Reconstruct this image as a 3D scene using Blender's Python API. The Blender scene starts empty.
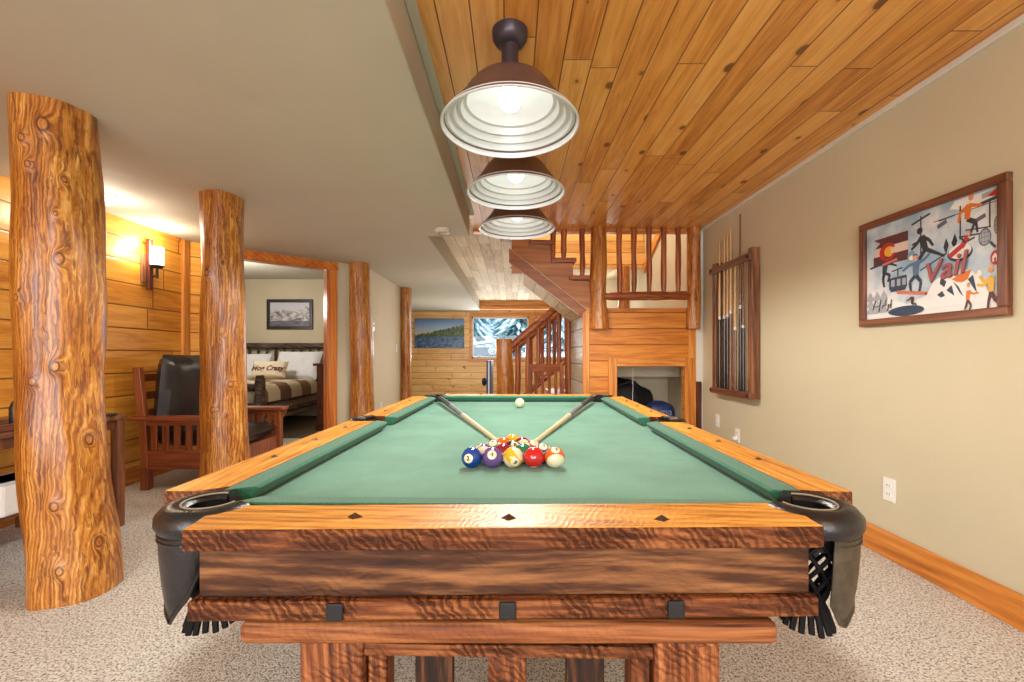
import bpy, bmesh, math, random
from math import sin, cos, pi, radians, sqrt, atan2
from mathutils import Vector, Matrix, noise as mnoise

random.seed(7)
SC = bpy.context.scene
COL = SC.collection

# ------------------------------------------------------------------ camera
CAMZ = 1.05
FPX = 440.0
cd = bpy.data.cameras.new('camera')
cd.sensor_width = 36.0
cd.lens = 36.0 * FPX / 1024.0
cd.shift_y = 14.0 / 1024.0
cd.clip_start = 0.02
cam = bpy.data.objects.new('camera', cd)
cam.location = (0, 0, CAMZ)
cam.rotation_euler = (pi / 2, 0, 0)
COL.objects.link(cam)
SC.camera = cam

# ------------------------------------------------------------------ world, exposure
w = bpy.data.worlds.new('world')
SC.world = w
w.use_nodes = True
bg = w.node_tree.nodes['Background']
bg.inputs[0].default_value = (0.80, 0.90, 1.0, 1)
bg.inputs[1].default_value = 2.6
SC.view_settings.view_transform = 'Standard'
SC.view_settings.look = 'None'
SC.view_settings.gamma = 1.0
SC.view_settings.exposure = 0.30
SC.view_settings.use_curve_mapping = False
SC.cycles.use_denoising = True
SC.cycles.max_bounces = 8
SC.cycles.diffuse_bounces = 5
SC.cycles.glossy_bounces = 3
SC.cycles.transmission_bounces = 6
SC.cycles.caustics_reflective = False
SC.cycles.caustics_refractive = False
SC.cycles.sample_clamp_indirect = 6.0


def area(name, loc, size, energy, color, direction):
    l = bpy.data.lights.new(name, 'AREA')
    l.shape = 'RECTANGLE'
    l.size, l.size_y = size
    l.energy = energy
    l.color = color
    o = bpy.data.objects.new(name, l)
    o.location = loc
    o.rotation_euler = Vector(direction).to_track_quat('-Z', 'Y').to_euler()
    COL.objects.link(o)
    return o


def point(name, loc, energy, color, r=0.04):
    l = bpy.data.lights.new(name, 'POINT')
    l.energy = energy
    l.color = color
    l.shadow_soft_size = r
    o = bpy.data.objects.new(name, l)
    o.location = loc
    COL.objects.link(o)
    return o


WARM = (1.0, 0.90, 0.76)
SOFT = (1.0, 0.96, 0.90)
DAY = (0.86, 0.93, 1.0)
# unseen area fill behind the viewer, added to brighten the room
area('rear_area_fill', (-0.6, -2.85, 1.35), (4.2, 1.9), 125, (0.98, 0.98, 1.0), (0, 1, 0.02))
# daylight through the far windows
area('far_window_daylight', (0.0, 10.75, 1.5), (2.2, 1.0), 36, DAY, (0, -1, -0.05))
# added point fills without fixtures, brightening the rooms and stairwell
point('overhead_fill', (-1.3, -1.0, 1.95), 16, WARM, 0.10)
point('overhead_fill', (0.9, -1.2, 2.1), 16, WARM, 0.10)
point('far_room_fill', (-1.4, 9.0, 1.10), 14, SOFT, 0.10)
point('far_room_fill', (0.4, 8.6, 1.05), 12, SOFT, 0.10)
point('hall_fill', (-0.7, 6.2, 1.2), 9, SOFT, 0.15)
point('stair_back_fill', (1.45, 7.0, 1.9), 7, SOFT, 0.1)
point('bedroom_fill', (-3.9, 6.0, 1.8), 34, SOFT, 0.12)
point('stairwell_fill', (1.0, 5.6, 3.9), 75, SOFT, 0.15)

# ------------------------------------------------------------------ mesh builder


class MB:
    def __init__(self):
        self.v, self.f, self.m, self.uvseed = [], [], [], 0

    def add(self, vs, fs, mi=0):
        b = len(self.v)
        self.v.extend([tuple(p) for p in vs])
        for f in fs:
            self.f.append([b + i for i in f])
            self.m.append(mi)
        return self

    def box(self, x0, x1, y0, y1, z0, z1, mi=0, M=None, top=None):
        vs = [Vector((x, y, z)) for z in (z0, z1) for y in (y0, y1) for x in (x0, x1)]
        if M is not None:
            vs = [M @ p for p in vs]
        fs = [(0, 2, 3, 1), (4, 5, 7, 6), (0, 1, 5, 4), (2, 6, 7, 3), (0, 4, 6, 2), (1, 3, 7, 5)]
        b = len(self.v)
        self.v.extend([tuple(p) for p in vs])
        for k, f in enumerate(fs):
            self.f.append([b + i for i in f])
            self.m.append(top if (top is not None and k == 1) else mi)
        return self

    def prism(self, pts, ext, mi=0, cap=None):
        """pts: 3-D polygon, ext: extrusion vector"""
        n = len(pts)
        a = [Vector(p) for p in pts]
        e = Vector(ext)
        vs = a + [p + e for p in a]
        self.add(vs, [], mi)
        b = len(self.v) - 2 * n
        self.f.append([b + i for i in range(n)][::-1]); self.m.append(mi)
        self.f.append([b + n + i for i in range(n)]); self.m.append(mi if cap is None else cap)
        for i in range(n):
            j = (i + 1) % n
            self.f.append([b + i, b + j, b + n + j, b + n + i]); self.m.append(mi)
        return self

    def cyl(self, p0, p1, r0, r1=None, seg=16, mi=0, caps=True):
        r1 = r0 if r1 is None else r1
        p0, p1 = Vector(p0), Vector(p1)
        d = (p1 - p0).normalized()
        t = Vector((0, 0, 1)) if abs(d.z) < 0.9 else Vector((1, 0, 0))
        a = d.cross(t).normalized()
        c = d.cross(a).normalized()
        vs = []
        for p, r in ((p0, r0), (p1, r1)):
            for i in range(seg):
                q = 2 * pi * i / seg
                vs.append(p + a * cos(q) * r + c * sin(q) * r)
        fs = [(i, (i + 1) % seg, seg + (i + 1) % seg, seg + i) for i in range(seg)]
        if caps:
            fs += [tuple(range(seg))[::-1], tuple(range(seg, 2 * seg))]
        return self.add(vs, fs, mi)

    def tube(self, pts, r, seg=10, mi=0, caps=True):
        pts = [Vector(p) for p in pts]
        n = len(pts)
        rs = r if isinstance(r, (list, tuple)) else [r] * n
        vs = []
        prev = None
        for i, p in enumerate(pts):
            d = (pts[min(i + 1, n - 1)] - pts[max(i - 1, 0)]).normalized()
            if prev is None:
                t = Vector((0, 0, 1)) if abs(d.z) < 0.9 else Vector((1, 0, 0))
                a = d.cross(t).normalized()
            else:
                a = (prev - d * prev.dot(d)).normalized()
            prev = a
            c = d.cross(a)
            for k in range(seg):
                q = 2 * pi * k / seg
                vs.append(p + (a * cos(q) + c * sin(q)) * rs[i])
        fs = []
        for i in range(n - 1):
            for k in range(seg):
                k2 = (k + 1) % seg
                fs.append((i * seg + k, i * seg + k2, (i + 1) * seg + k2, (i + 1) * seg + k))
        if caps:
            fs += [tuple(range(seg))[::-1], tuple(range((n - 1) * seg, n * seg))]
        return self.add(vs, fs, mi)

    def lathe(self, prof, c=(0, 0, 0), seg=48, mi=0, mis=None):
        """prof: list of (r, z)"""
        cx, cy, cz = c
        n = len(prof)
        vs = []
        for r, z in prof:
            for k in range(seg):
                q = 2 * pi * k / seg
                vs.append((cx + r * cos(q), cy + r * sin(q), cz + z))
        b = len(self.v)
        self.v.extend(vs)
        for i in range(n - 1):
            for k in range(seg):
                k2 = (k + 1) % seg
                self.f.append([b + i * seg + k, b + i * seg + k2, b + (i + 1) * seg + k2, b + (i + 1) * seg + k])
                self.m.append(mis[i] if mis else mi)
        return self

    def sphere(self, c, r, seg=24, rings=14, mi=0, sc=(1, 1, 1)):
        prof = []
        cx, cy, cz = c
        vs, fs = [], []
        for i in range(rings + 1):
            t = pi * i / rings
            for k in range(seg):
                q = 2 * pi * k / seg
                vs.append((cx + r * sc[0] * sin(t) * cos(q), cy + r * sc[1] * sin(t) * sin(q), cz + r * sc[2] * cos(t)))
        for i in range(rings):
            for k in range(seg):
                k2 = (k + 1) % seg
                fs.append((i * seg + k, (i + 1) * seg + k, (i + 1) * seg + k2, i * seg + k2))
        return self.add(vs, fs, mi)

    def build(self, name, mats, parent=None, smooth=False, bevel=0.0, bseg=2, merge=False, loc=None, recalc=True):
        me = bpy.data.meshes.new(name)
        me.from_pydata(self.v, [], self.f)
        mats = mats if isinstance(mats, (list, tuple)) else [mats]
        for m in mats:
            me.materials.append(m)
        me.polygons.foreach_set('material_index', self.m)
        if recalc or merge:
            bm = bmesh.new()
            bm.from_mesh(me)
            if merge:
                bmesh.ops.remove_doubles(bm, verts=bm.verts, dist=1e-5)
            bmesh.ops.recalc_face_normals(bm, faces=bm.faces)
            bm.to_mesh(me)
            bm.free()
        if smooth:
            me.polygons.foreach_set('use_smooth', [True] * len(me.polygons))
            try:
                me.set_sharp_from_angle(angle=radians(40))
            except Exception:
                pass
        o = bpy.data.objects.new(name, me)
        COL.objects.link(o)
        if parent is not None:
            o.parent = parent
        if loc is not None:
            o.location = loc
        if bevel > 0:
            b = o.modifiers.new('bevel', 'BEVEL')
            b.width = bevel
            b.segments = bseg
            b.limit_method = 'ANGLE'
            b.angle_limit = radians(35)
        return o


def tag(o, label=None, cat=None, group=None, kind=None):
    if label: o['label'] = label
    if cat: o['category'] = cat
    if group: o['group'] = group
    if kind: o['kind'] = kind
    return o


def thing(name, label, cat, loc=(0, 0, 0), rotz=0.0, group=None):
    o = bpy.data.objects.new(name, None)
    o.empty_display_size = 0.1
    o.location = loc
    o.rotation_euler = (0, 0, rotz)
    COL.objects.link(o)
    return tag(o, label, cat, group)


def struct(o, label=None):
    o['kind'] = 'structure'
    if label: o['label'] = label
    return o


def copy_tree(o, parent=None):
    c = o.copy()
    COL.objects.link(c)
    if parent is not None:
        c.parent = parent
    for ch in list(o.children):
        copy_tree(ch, c)
    return c


def text_mesh(s, size, depth=0.0, shear=0.0, bold=0.0):
    cu = bpy.data.curves.new('t', 'FONT')
    cu.body = s
    cu.size = size
    cu.align_x = 'CENTER'
    cu.align_y = 'CENTER'
    cu.extrude = depth
    cu.shear = shear
    cu.offset = bold
    cu.resolution_u = 3
    o = bpy.data.objects.new('t', cu)
    COL.objects.link(o)
    dg = bpy.context.evaluated_depsgraph_get()
    me = bpy.data.meshes.new_from_object(o.evaluated_get(dg))
    vs = [Vector(v.co) for v in me.vertices]
    fs = [tuple(p.vertices) for p in me.polygons]
    bpy.data.objects.remove(o)
    bpy.data.curves.remove(cu)
    bpy.data.meshes.remove(me)
    return vs, fs


# ------------------------------------------------------------------ materials
def s2l(c):
    return tuple(((x / 12.92) if x <= 0.04045 else ((x + 0.055) / 1.055) ** 2.4) for x in c)


def rgb(r, g, b):
    return s2l((r / 255.0, g / 255.0, b / 255.0)) + (1.0,)


class NT:
    def __init__(self, name):
        self.mat = bpy.data.materials.new(name)
        self.mat.use_nodes = True
        self.t = self.mat.node_tree
        self.n = self.t.nodes
        self.bsdf = self.n['Principled BSDF']
        self._tc = None

    def lk(self, a, b):
        self.t.links.new(a, b)

    def _in(self, sock, v):
        if v is None:
            return
        if hasattr(v, 'is_output') or isinstance(v, bpy.types.NodeSocket):
            self.lk(v, sock)
        else:
            sock.default_value = v

    def obj(self):
        if self._tc is None:
            self._tc = self.n.new('ShaderNodeTexCoord')
        return self._tc.outputs['Object']

    def math(self, op, a, b=None, c=None, clamp=False):
        m = self.n.new('ShaderNodeMath')
        m.operation = op
        m.use_clamp = clamp
        self._in(m.inputs[0], a)
        self._in(m.inputs[1], b)
        self._in(m.inputs[2], c)
        return m.outputs[0]

    def sep(self, v):
        s = self.n.new('ShaderNodeSeparateXYZ')
        self.lk(v, s.inputs[0])
        return s.outputs

    def comb(self, x, y, z):
        s = self.n.new('ShaderNodeCombineXYZ')
        for i, q in enumerate((x, y, z)):
            self._in(s.inputs[i], q)
        return s.outputs[0]

    def mapping(self, v, scale=(1, 1, 1), rot=(0, 0, 0), loc=(0, 0, 0)):
        m = self.n.new('ShaderNodeMapping')
        self.lk(v, m.inputs[0])
        m.inputs['Scale'].default_value = scale
        m.inputs['Rotation'].default_value = rot
        m.inputs['Location'].default_value = loc
        return m.outputs[0]

    def noise(self, v, scale, detail=4, rough=0.55, dist=0.0, col=False):
        m = self.n.new('ShaderNodeTexNoise')
        self.lk(v, m.inputs['Vector'])
        m.inputs['Scale'].default_value = scale
        m.inputs['Detail'].default_value = detail
        m.inputs['Roughness'].default_value = rough
        m.inputs['Distortion'].default_value = dist
        return m.outputs['Color' if col else 'Fac']

    def voronoi(self, v, scale, feature='F1', out='Distance', rnd=1.0):
        m = self.n.new('ShaderNodeTexVoronoi')
        m.feature = feature
        self.lk(v, m.inputs['Vector'])
        m.inputs['Scale'].default_value = scale
        m.inputs['Randomness'].default_value = rnd
        return m.outputs[out]

    def wave(self, v, scale, dist=2.0, detail=2.0, dscale=1.0, dirn='X', typ='BANDS'):
        m = self.n.new('ShaderNodeTexWave')
        m.wave_type = typ
        m.bands_direction = dirn
        self.lk(v, m.inputs['Vector'])
        m.inputs['Scale'].default_value = scale
        m.inputs['Distortion'].default_value = dist
        m.inputs['Detail'].default_value = detail
        m.inputs['Detail Scale'].default_value = dscale
        return m.outputs['Fac']

    def white(self, v):
        m = self.n.new('ShaderNodeTexWhiteNoise')
        m.noise_dimensions = '3D'
        self.lk(v, m.inputs['Vector'])
        return m.outputs['Value']

    def ramp(self, fac, stops, interp='LINEAR'):
        r = self.n.new('ShaderNodeValToRGB')
        r.color_ramp.interpolation = interp
        e = r.color_ramp.elements
        while len(e) > 1:
            e.remove(e[-1])
        e[0].position, e[0].color = stops[0]
        for p, c in stops[1:]:
            q = e.new(p)
            q.color = c
        self.lk(fac, r.inputs[0])
        return r.outputs[0]

    def rampv(self, fac, stops, interp='LINEAR'):
        return self.ramp(fac, [(p, (v, v, v, 1)) for p, v in stops], interp)

    def mix(self, f, a, b, mode='MIX'):
        m = self.n.new('ShaderNodeMix')
        m.data_type = 'RGBA'
        m.blend_type = mode
        self._in(m.inputs[0], f)
        self._in(m.inputs[6], a)
        self._in(m.inputs[7], b)
        return m.outputs[2]

    def bump(self, h, strength=0.3, dist=0.01, normal=None):
        b = self.n.new('ShaderNodeBump')
        b.inputs['Strength'].default_value = strength
        b.inputs['Distance'].default_value = dist
        self.lk(h, b.inputs['Height'])
        if normal is not None:
            self.lk(normal, b.inputs['Normal'])
        self.lk(b.outputs[0], self.bsdf.inputs['Normal'])
        return b.outputs[0]

    def set(self, color=None, rough=None, metal=None, spec=None, coat=None, coatr=None, emit=None, estr=None, trans=None, ior=None, sheen=None):
        B = self.bsdf.inputs
        self._in(B['Base Color'], color)
        self._in(B['Roughness'], rough)
        self._in(B['Metallic'], metal)
        self._in(B['Specular IOR Level'], spec)
        self._in(B['Coat Weight'], coat)
        self._in(B['Coat Roughness'], coatr)
        self._in(B['Emission Color'], emit)
        self._in(B['Emission Strength'], estr)
        self._in(B['Transmission Weight'], trans)
        self._in(B['IOR'], ior)
        self._in(B['Sheen Weight'], sheen)
        return self.mat


def plain(name, c, rough=0.5, metal=0.0, bump=0.0, bscale=60, var=0.08, **k):
    t = NT(name)
    n = t.noise(t.obj(), bscale, 3)
    dark = tuple(x * (1 - var * 2) for x in c[:3]) + (1,)
    lite = tuple(min(1, x * (1 + var)) for x in c[:3]) + (1,)
    col = t.ramp(n, [(0.3, dark), (0.7, lite)])
    if bump:
        t.bump(n, bump, 0.004)
    return t.set(color=col, rough=rough, metal=metal, **k)


def board_mat(name, u, v, wd, L, light, mid, dark, gcol, rough=0.35, knot=1.0, grain=1.0, joint=True, spec=0.5, bmp=0.5, uoff=0.0, gw=0.02, vary=1.0):
    """tongue and groove boards; u = axis across, v = axis along (0,1,2)"""
    t = NT(name)
    xyz = t.sep(t.obj())
    U = t.math('DIVIDE', t.math('ADD', xyz[u], uoff), wd)
    V = xyz[v]
    uid = t.math('FLOOR', U)
    fu = t.math('SUBTRACT', U, uid)
    off = t.white(t.comb(uid, 3.7, 1.1))
    VV = t.math('ADD', t.math('DIVIDE', V, L), t.math('MULTIPLY', off, 7.31))
    vid = t.math('FLOOR', VV)
    fv = t.math('SUBTRACT', VV, vid)
    if not joint:
        vid = 0.0
    cr = t.white(t.comb(uid, vid, 5.5))
    # grain coordinates differ from board to board
    g = t.comb(t.math('ADD', t.math('MULTIPLY', fu, wd), t.math('MULTIPLY', cr, 13.0)), t.math('MULTIPLY', V, 0.09), t.math('MULTIPLY', cr, 9.0))
    g2 = t.comb(t.math('ADD', t.math('MULTIPLY', fu, wd), t.math('MULTIPLY', cr, 13.0)), t.math('MULTIPLY', V, 0.02), t.math('MULTIPLY', cr, 9.0))
    n1 = t.noise(g, 26, 5, 0.6, 0.6)
    n2 = t.noise(g2, 130, 3, 0.5)
    nn = t.math('ADD', t.math('MULTIPLY', n1, 0.7), t.math('MULTIPLY', n2, 0.3))
    nn = t.math('ADD', nn, t.math('MULTIPLY', t.math('SUBTRACT', cr, 0.5), 0.32 * vary))
    col = t.ramp(nn, [(0.26, dark), (0.46, mid), (0.68, light)])
    # knots
    kc = t.comb(t.math('ADD', t.math('MULTIPLY', fu, wd), t.math('MULTIPLY', uid, 0.77)), t.math('ADD', V, t.math('MULTIPLY', off, 3.0)), 0.0)
    kd = t.mapping(kc, (6.5, 4.2, 1))
    dist = t.voronoi(kd, 1.0)
    pr = t.voronoi(kd, 1.0, out='Color')
    pr = t.sep(pr)[0]
    size = t.math('MULTIPLY', t.math('SUBTRACT', pr, 0.12, clamp=True), 0.14 * knot)
    kk = t.math('SUBTRACT', size, dist)
    kmask = t.math('MULTIPLY', kk, 30.0, clamp=True)
    halo = t.math('MULTIPLY', t.math('ADD', kk, 0.09), 6.0, clamp=True)
    col = t.mix(t.math('MULTIPLY', halo, 0.45), col, dark)
    kcol = tuple(x * 0.30 for x in dark[:3]) + (1,)
    col = t.mix(t.math('MULTIPLY', kmask, 0.85), col, kcol)
    eu = t.math('MINIMUM', fu, t.math('SUBTRACT', 1.0, fu))
    gm = t.math('LESS_THAN', eu, gw)
    gs = t.math('MULTIPLY', eu, 1.0 / (gw * 1.6), clamp=True)
    if joint:
        ev = t.math('MULTIPLY', t.math('MINIMUM', fv, t.math('SUBTRACT', 1.0, fv)), L / wd)
        gm = t.math('MAXIMUM', gm, t.math('LESS_THAN', ev, gw))
        gs = t.math('MINIMUM', gs, t.math('MULTIPLY', ev, 1.0 / (gw * 1.6), clamp=True))
    col = t.mix(t.math('MULTIPLY', gm, 0.85), col, gcol)
    h = t.math('ADD', t.math('MULTIPLY', gs, 1.0), t.math('MULTIPLY', nn, 0.15))
    t.bump(h, bmp, 0.004)
    r = t.math('ADD', rough - 0.1, t.math('MULTIPLY', n1, 0.2))
    return t.set(color=col, rough=r, spec=spec)


def grain_mat(name, axis, cols, scale=20, stretch=0.07, rough=0.45, bump=0.25, saw=0.0, knots=0.4, spec=0.5, coat=0.0, sawdir=(0, 0, 0.5)):
    """solid timber, grain along axis"""
    t = NT(name)
    oi = t.n.new('ShaderNodeObjectInfo')
    v = t.n.new('ShaderNodeVectorMath'); v.operation = 'ADD'
    t.lk(t.obj(), v.inputs[0])
    sc = t.n.new('ShaderNodeVectorMath'); sc.operation = 'SCALE'
    cb = t.comb(oi.outputs['Random'], oi.outputs['Random'], oi.outputs['Random'])
    t.lk(cb, sc.inputs[0]); sc.inputs['Scale'].default_value = 11.0
    t.lk(sc.outputs[0], v.inputs[1])
    P = v.outputs[0]
    s = [1, 1, 1]; s[axis] = stretch
    g = t.mapping(P, tuple(s))
    warp = t.noise(t.mapping(P, tuple([3 if i != axis else 1.2 for i in range(3)])), 1.0, 2, 0.5, col=True)
    g = t.mix(0.045, g, warp, 'ADD')
    n1 = t.noise(g, scale, 5, 0.62, 0.4)
    wv = t.wave(g, scale * 0.8, 5.0, 3.0, 1.5, 'DIAGONAL')
    n2 = t.noise(g, scale * 6, 2)
    nn = t.math('ADD', t.math('MULTIPLY', n1, 0.68), t.math('ADD', t.math('MULTIPLY', wv, 0.10), t.math('MULTIPLY', n2, 0.22)))
    col = t.ramp(nn, [(0.34, cols[0]), (0.49, cols[1]), (0.66, cols[2])])
    ks = [5.5, 5.5, 5.5]; ks[axis] = 2.2
    kp = t.mapping(P, tuple(ks))
    kd = t.voronoi(kp, 1.0)
    kk = t.math('SUBTRACT', 0.13 * knots, kd)
    km = t.math('MULTIPLY', kk, 25.0, clamp=True)
    kcol = tuple(x * 0.3 for x in cols[0][:3]) + (1,)
    col = t.mix(t.math('MULTIPLY', km, 0.9), col, kcol)
    h = nn
    if saw > 0:
        sw = t.wave(t.mapping(P, (1, 1, 1), sawdir), 27, 9.0, 3.0, 1.2, 'X')
        sw = t.math('POWER', sw, 1.8)
        mk = t.rampv(t.noise(P, 9, 2), [(0.42, 0.1), (0.60, 1)])
        sw = t.math('MULTIPLY', sw, mk)
        col = t.mix(t.math('MULTIPLY', sw, 0.42 * saw), col, cols[0])
        h = t.math('ADD', nn, t.math('MULTIPLY', sw, 0.8 * saw))
    t.bump(h, bump, 0.004)
    return t.set(color=col, rough=rough, spec=spec, coat=coat, coatr=0.25)


def log_mat(name, streak=1.0, cols=None):
    """peeled log: long streaks, knots from the mesh attribute 'knot'"""
    t = NT(name)
    cols = cols or [rgb(84, 42, 14), rgb(150, 84, 28), rgb(198, 132, 52), rgb(234, 190, 116)]
    att = t.n.new('ShaderNodeAttribute'); att.attribute_name = 'knot'
    k = att.outputs['Fac']
    P = t.obj()
    base = t.mapping(P, (1, 1, 0.075))
    wrp = t.noise(t.mapping(P, (2.2, 2.2, 1.6)), 1.8, 4, 0.65, col=True)
    g = t.mix(0.055, base, wrp, 'ADD')
    kv = t.comb(t.math('MULTIPLY', k, 0.03), t.math('MULTIPLY', k, 0.03), t.math('MULTIPLY', k, 0.0))
    g = t.mix(1.0, g, kv, 'ADD')
    n1 = t.noise(g, 48, 6, 0.72, 0.6)
    wv = t.wave(g, 24, 6.0, 4.0, 2.2, 'X')
    n3 = t.noise(t.mapping(P, (1, 1, 0.3)), 5.0, 4, 0.6)
    nn = t.math('ADD', t.math('MULTIPLY', n1, 0.56), t.math('ADD', t.math('MULTIPLY', wv, 0.10), t.math('MULTIPLY', n3, 0.34)))
    col = t.ramp(nn, [(0.35, cols[0]), (0.45, cols[1]), (0.56, cols[2]), (0.70, cols[3])])
    line = t.rampv(t.noise(t.mapping(g, (1, 1, 0.8), (0, 0, 0), (3, 1, 0)), 62, 4, 0.65, 0.8), [(0.36, 1), (0.46, 0)])
    col = t.mix(t.math('MULTIPLY', line, 0.75 * streak), col, rgb(88, 42, 14))
    # knots: dark ring then orange core
    ring = t.rampv(k, [(0.50, 0), (0.66, 1), (0.76, 1), (0.82, 0)])
    col = t.mix(t.math('MULTIPLY', ring, 0.80), col, rgb(76, 36, 14))
    core = t.rampv(k, [(0.78, 0), (0.84, 1)])
    col = t.mix(t.math('MULTIPLY', core, 0.75), col, t.ramp(n1, [(0.35, rgb(140, 72, 30)), (0.6, rgb(206, 134, 70))]))
    h = t.math('ADD', nn, t.math('MULTIPLY', line, -0.4))
    t.bump(h, 0.35, 0.006)
    return t.set(color=col, rough=0.36, spec=0.5, coat=0.25, coatr=0.22)


def drywall(name, c, bump=0.12):
    t = NT(name)
    n = t.noise(t.obj(), 2.0, 4)
    col = t.ramp(n, [(0.3, tuple(x * 0.95 for x in c[:3]) + (1,)), (0.7, c)])
    h = t.noise(t.obj(), 7.0, 4, 0.45)
    t.bump(h, bump, 0.02)
    return t.set(color=col, rough=0.75, spec=0.25)


M = {}
# --- surfaces
M['wall'] = drywall('wall_paint', rgb(202, 192, 164))
M['soffit'] = drywall('soffit_paint', rgb(190, 183, 165), 0.16)
M['bedwall'] = drywall('bedroom_paint', rgb(214, 200, 172))
M['white_paint'] = plain('white_paint', rgb(216, 212, 202), 0.5, 0, 0, 3, 0.02)
M['ceil'] = board_mat('ceiling_pine', 0, 1, 0.127, 1.75, rgb(232, 176, 98), rgb(212, 146, 66), rgb(172, 102, 36), rgb(84, 42, 14), 0.36, 1.7, uoff=0.03, vary=0.75)
M['ceil_daylit'] = board_mat('daylit_ceiling_pine', 0, 1, 0.127, 1.5, rgb(232, 216, 184), rgb(212, 190, 150), rgb(172, 142, 100), rgb(104, 78, 50), 0.65, 0.9, spec=0.2)  # pine made paler: window daylight on the planks is in the colour
M['pane_l'] = board_mat('wall_pine_left', 2, 1, 0.181, 2.3, rgb(236, 176, 80), rgb(218, 146, 50), rgb(180, 106, 30), rgb(112, 60, 18), 0.34, 0.5, gw=0.03, vary=0.55)
M['nook'] = board_mat('wall_pine_nook', 2, 0, 0.165, 9.0, rgb(226, 158, 66), rgb(206, 128, 42), rgb(166, 90, 26), rgb(110, 56, 16), 0.38, 0.45, joint=False, gw=0.025)
M['far_pine'] = board_mat('wall_pine_far', 2, 0, 0.155, 1.7, rgb(240, 200, 138), rgb(226, 176, 108), rgb(190, 132, 68), rgb(110, 66, 28), 0.4, 1.4, gw=0.03, vary=0.6)
M['stair_back'] = board_mat('stairwell_pine', 2, 0, 0.17, 2.0, rgb(222, 176, 104), rgb(204, 150, 76), rgb(170, 112, 46), rgb(110, 66, 28), 0.5, 0.6, gw=0.025)
M['pale_side'] = board_mat('pale_siding', 2, 1, 0.19, 9.0, rgb(226, 220, 204), rgb(208, 200, 180), rgb(180, 168, 142), rgb(80, 72, 60), 0.4, 0.3, joint=False, gw=0.035)

t = NT('carpet')
P = t.obj()
a = t.noise(P, 120, 3, 0.75)
b_ = t.voronoi(P, 170)
c_ = t.noise(P, 6, 3)
mixv = t.math('ADD', t.math('MULTIPLY', a, 0.75), t.math('MULTIPLY', b_, 0.25))
col = t.ramp(mixv, [(0.37, rgb(80, 72, 66)), (0.42, rgb(164, 154, 144)), (0.47, rgb(224, 218, 208)), (0.56, rgb(252, 249, 242))])
col = t.mix(t.math('MULTIPLY', c_, 0.15), col, rgb(160, 146, 132))
t.bump(mixv, 0.9, 0.02)
M['carpet'] = t.set(color=col, rough=0.95, spec=0.1)

t = NT('bedroom_floor')
P = t.obj()
col = t.ramp(t.noise(t.mapping(P, (1, 6, 1)), 3, 4), [(0.3, rgb(84, 72, 60)), (0.7, rgb(132, 114, 94))])
M['bedfloor'] = t.set(color=col, rough=0.6)

# --- timber
M['honey'] = grain_mat('honey_slab_top', 0, [rgb(150, 92, 28), rgb(208, 142, 52), rgb(234, 180, 88)], 40, 0.10, 0.42, 0.35, saw=0.35, knots=0.5, coat=0.08, sawdir=(0, 0, 0.5))
M['honey_y'] = grain_mat('honey_slab_side_top', 1, [rgb(160, 98, 30), rgb(214, 146, 54), rgb(236, 184, 90)], 36, 0.10, 0.42, 0.3, saw=0.3, knots=0.5, coat=0.08)
M['rough'] = grain_mat('rough_sawn_brown', 0, [rgb(52, 24, 12), rgb(98, 52, 25), rgb(150, 92, 50)], 50, 0.09, 0.68, 0.9, saw=1.6, knots=0.4, spec=0.25, sawdir=(0, 0.75, 0.0))
M['rough_y'] = grain_mat('rough_sawn_brown_side', 1, [rgb(38, 17, 8), rgb(100, 54, 26), rgb(164, 104, 60)], 52, 0.09, 0.62, 0.9, saw=1.2, knots=0.4, spec=0.3)
M['rough_dark'] = grain_mat('rough_sawn_dark', 0, [rgb(34, 17, 9), rgb(74, 43, 24), rgb(142, 96, 58)], 26, 0.10, 0.68, 1.0, saw=0.3, knots=0.9, spec=0.25, sawdir=(0, 1.2, 0))
M['beam'] = grain_mat('reddish_beam', 0, [rgb(66, 32, 14), rgb(122, 68, 34), rgb(164, 104, 58)], 44, 0.06, 0.6, 0.7, saw=0.25, knots=1.0, spec=0.3, sawdir=(0, 0.7, 0))
M['legwood'] = grain_mat('rough_leg_wood', 2, [rgb(50, 22, 10), rgb(118, 64, 32), rgb(172, 108, 62)], 44, 0.09, 0.6, 0.9, saw=1.2, knots=0.4, spec=0.3, sawdir=(0, 0.9, 0))
M['legshade'] = grain_mat('shaded_slat_wood', 2, [rgb(16, 9, 5), rgb(46, 26, 14), rgb(104, 62, 34)], 34, 0.08, 0.6, 0.6, saw=0.3, knots=0.6, spec=0.3)  # darker leg wood: shade on the two outer slats is in the colour
M['trim'] = grain_mat('orange_trim_pine', 1, [rgb(166, 92, 30), rgb(204, 128, 50), rgb(228, 160, 78)], 14, 0.05, 0.35, 0.15, knots=0.5)
M['trim_x'] = grain_mat('orange_trim_pine_x', 0, [rgb(166, 92, 30), rgb(204, 128, 50), rgb(228, 160, 78)], 14, 0.05, 0.35, 0.15, knots=0.5)
M['trim_z'] = grain_mat('orange_trim_pine_z', 2, [rgb(166, 92, 30), rgb(204, 128, 50), rgb(228, 160, 78)], 14, 0.05, 0.35, 0.15, knots=0.5)
M['casing'] = grain_mat('door_casing_pine', 2, [rgb(156, 78, 24), rgb(196, 108, 38), rgb(220, 140, 62)], 14, 0.05, 0.3, 0.12, knots=0.4, coat=0.2)
M['casing_x'] = grain_mat('door_header_pine', 0, [rgb(156, 78, 24), rgb(196, 108, 38), rgb(220, 140, 62)], 14, 0.05, 0.3, 0.12, knots=0.4, coat=0.2)
M['stairwood'] = grain_mat('stair_brown_wood', 0, [rgb(142, 82, 36), rgb(170, 104, 48), rgb(188, 122, 62)], 12, 0.06, 0.4, 0.1, knots=0.2)
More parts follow.
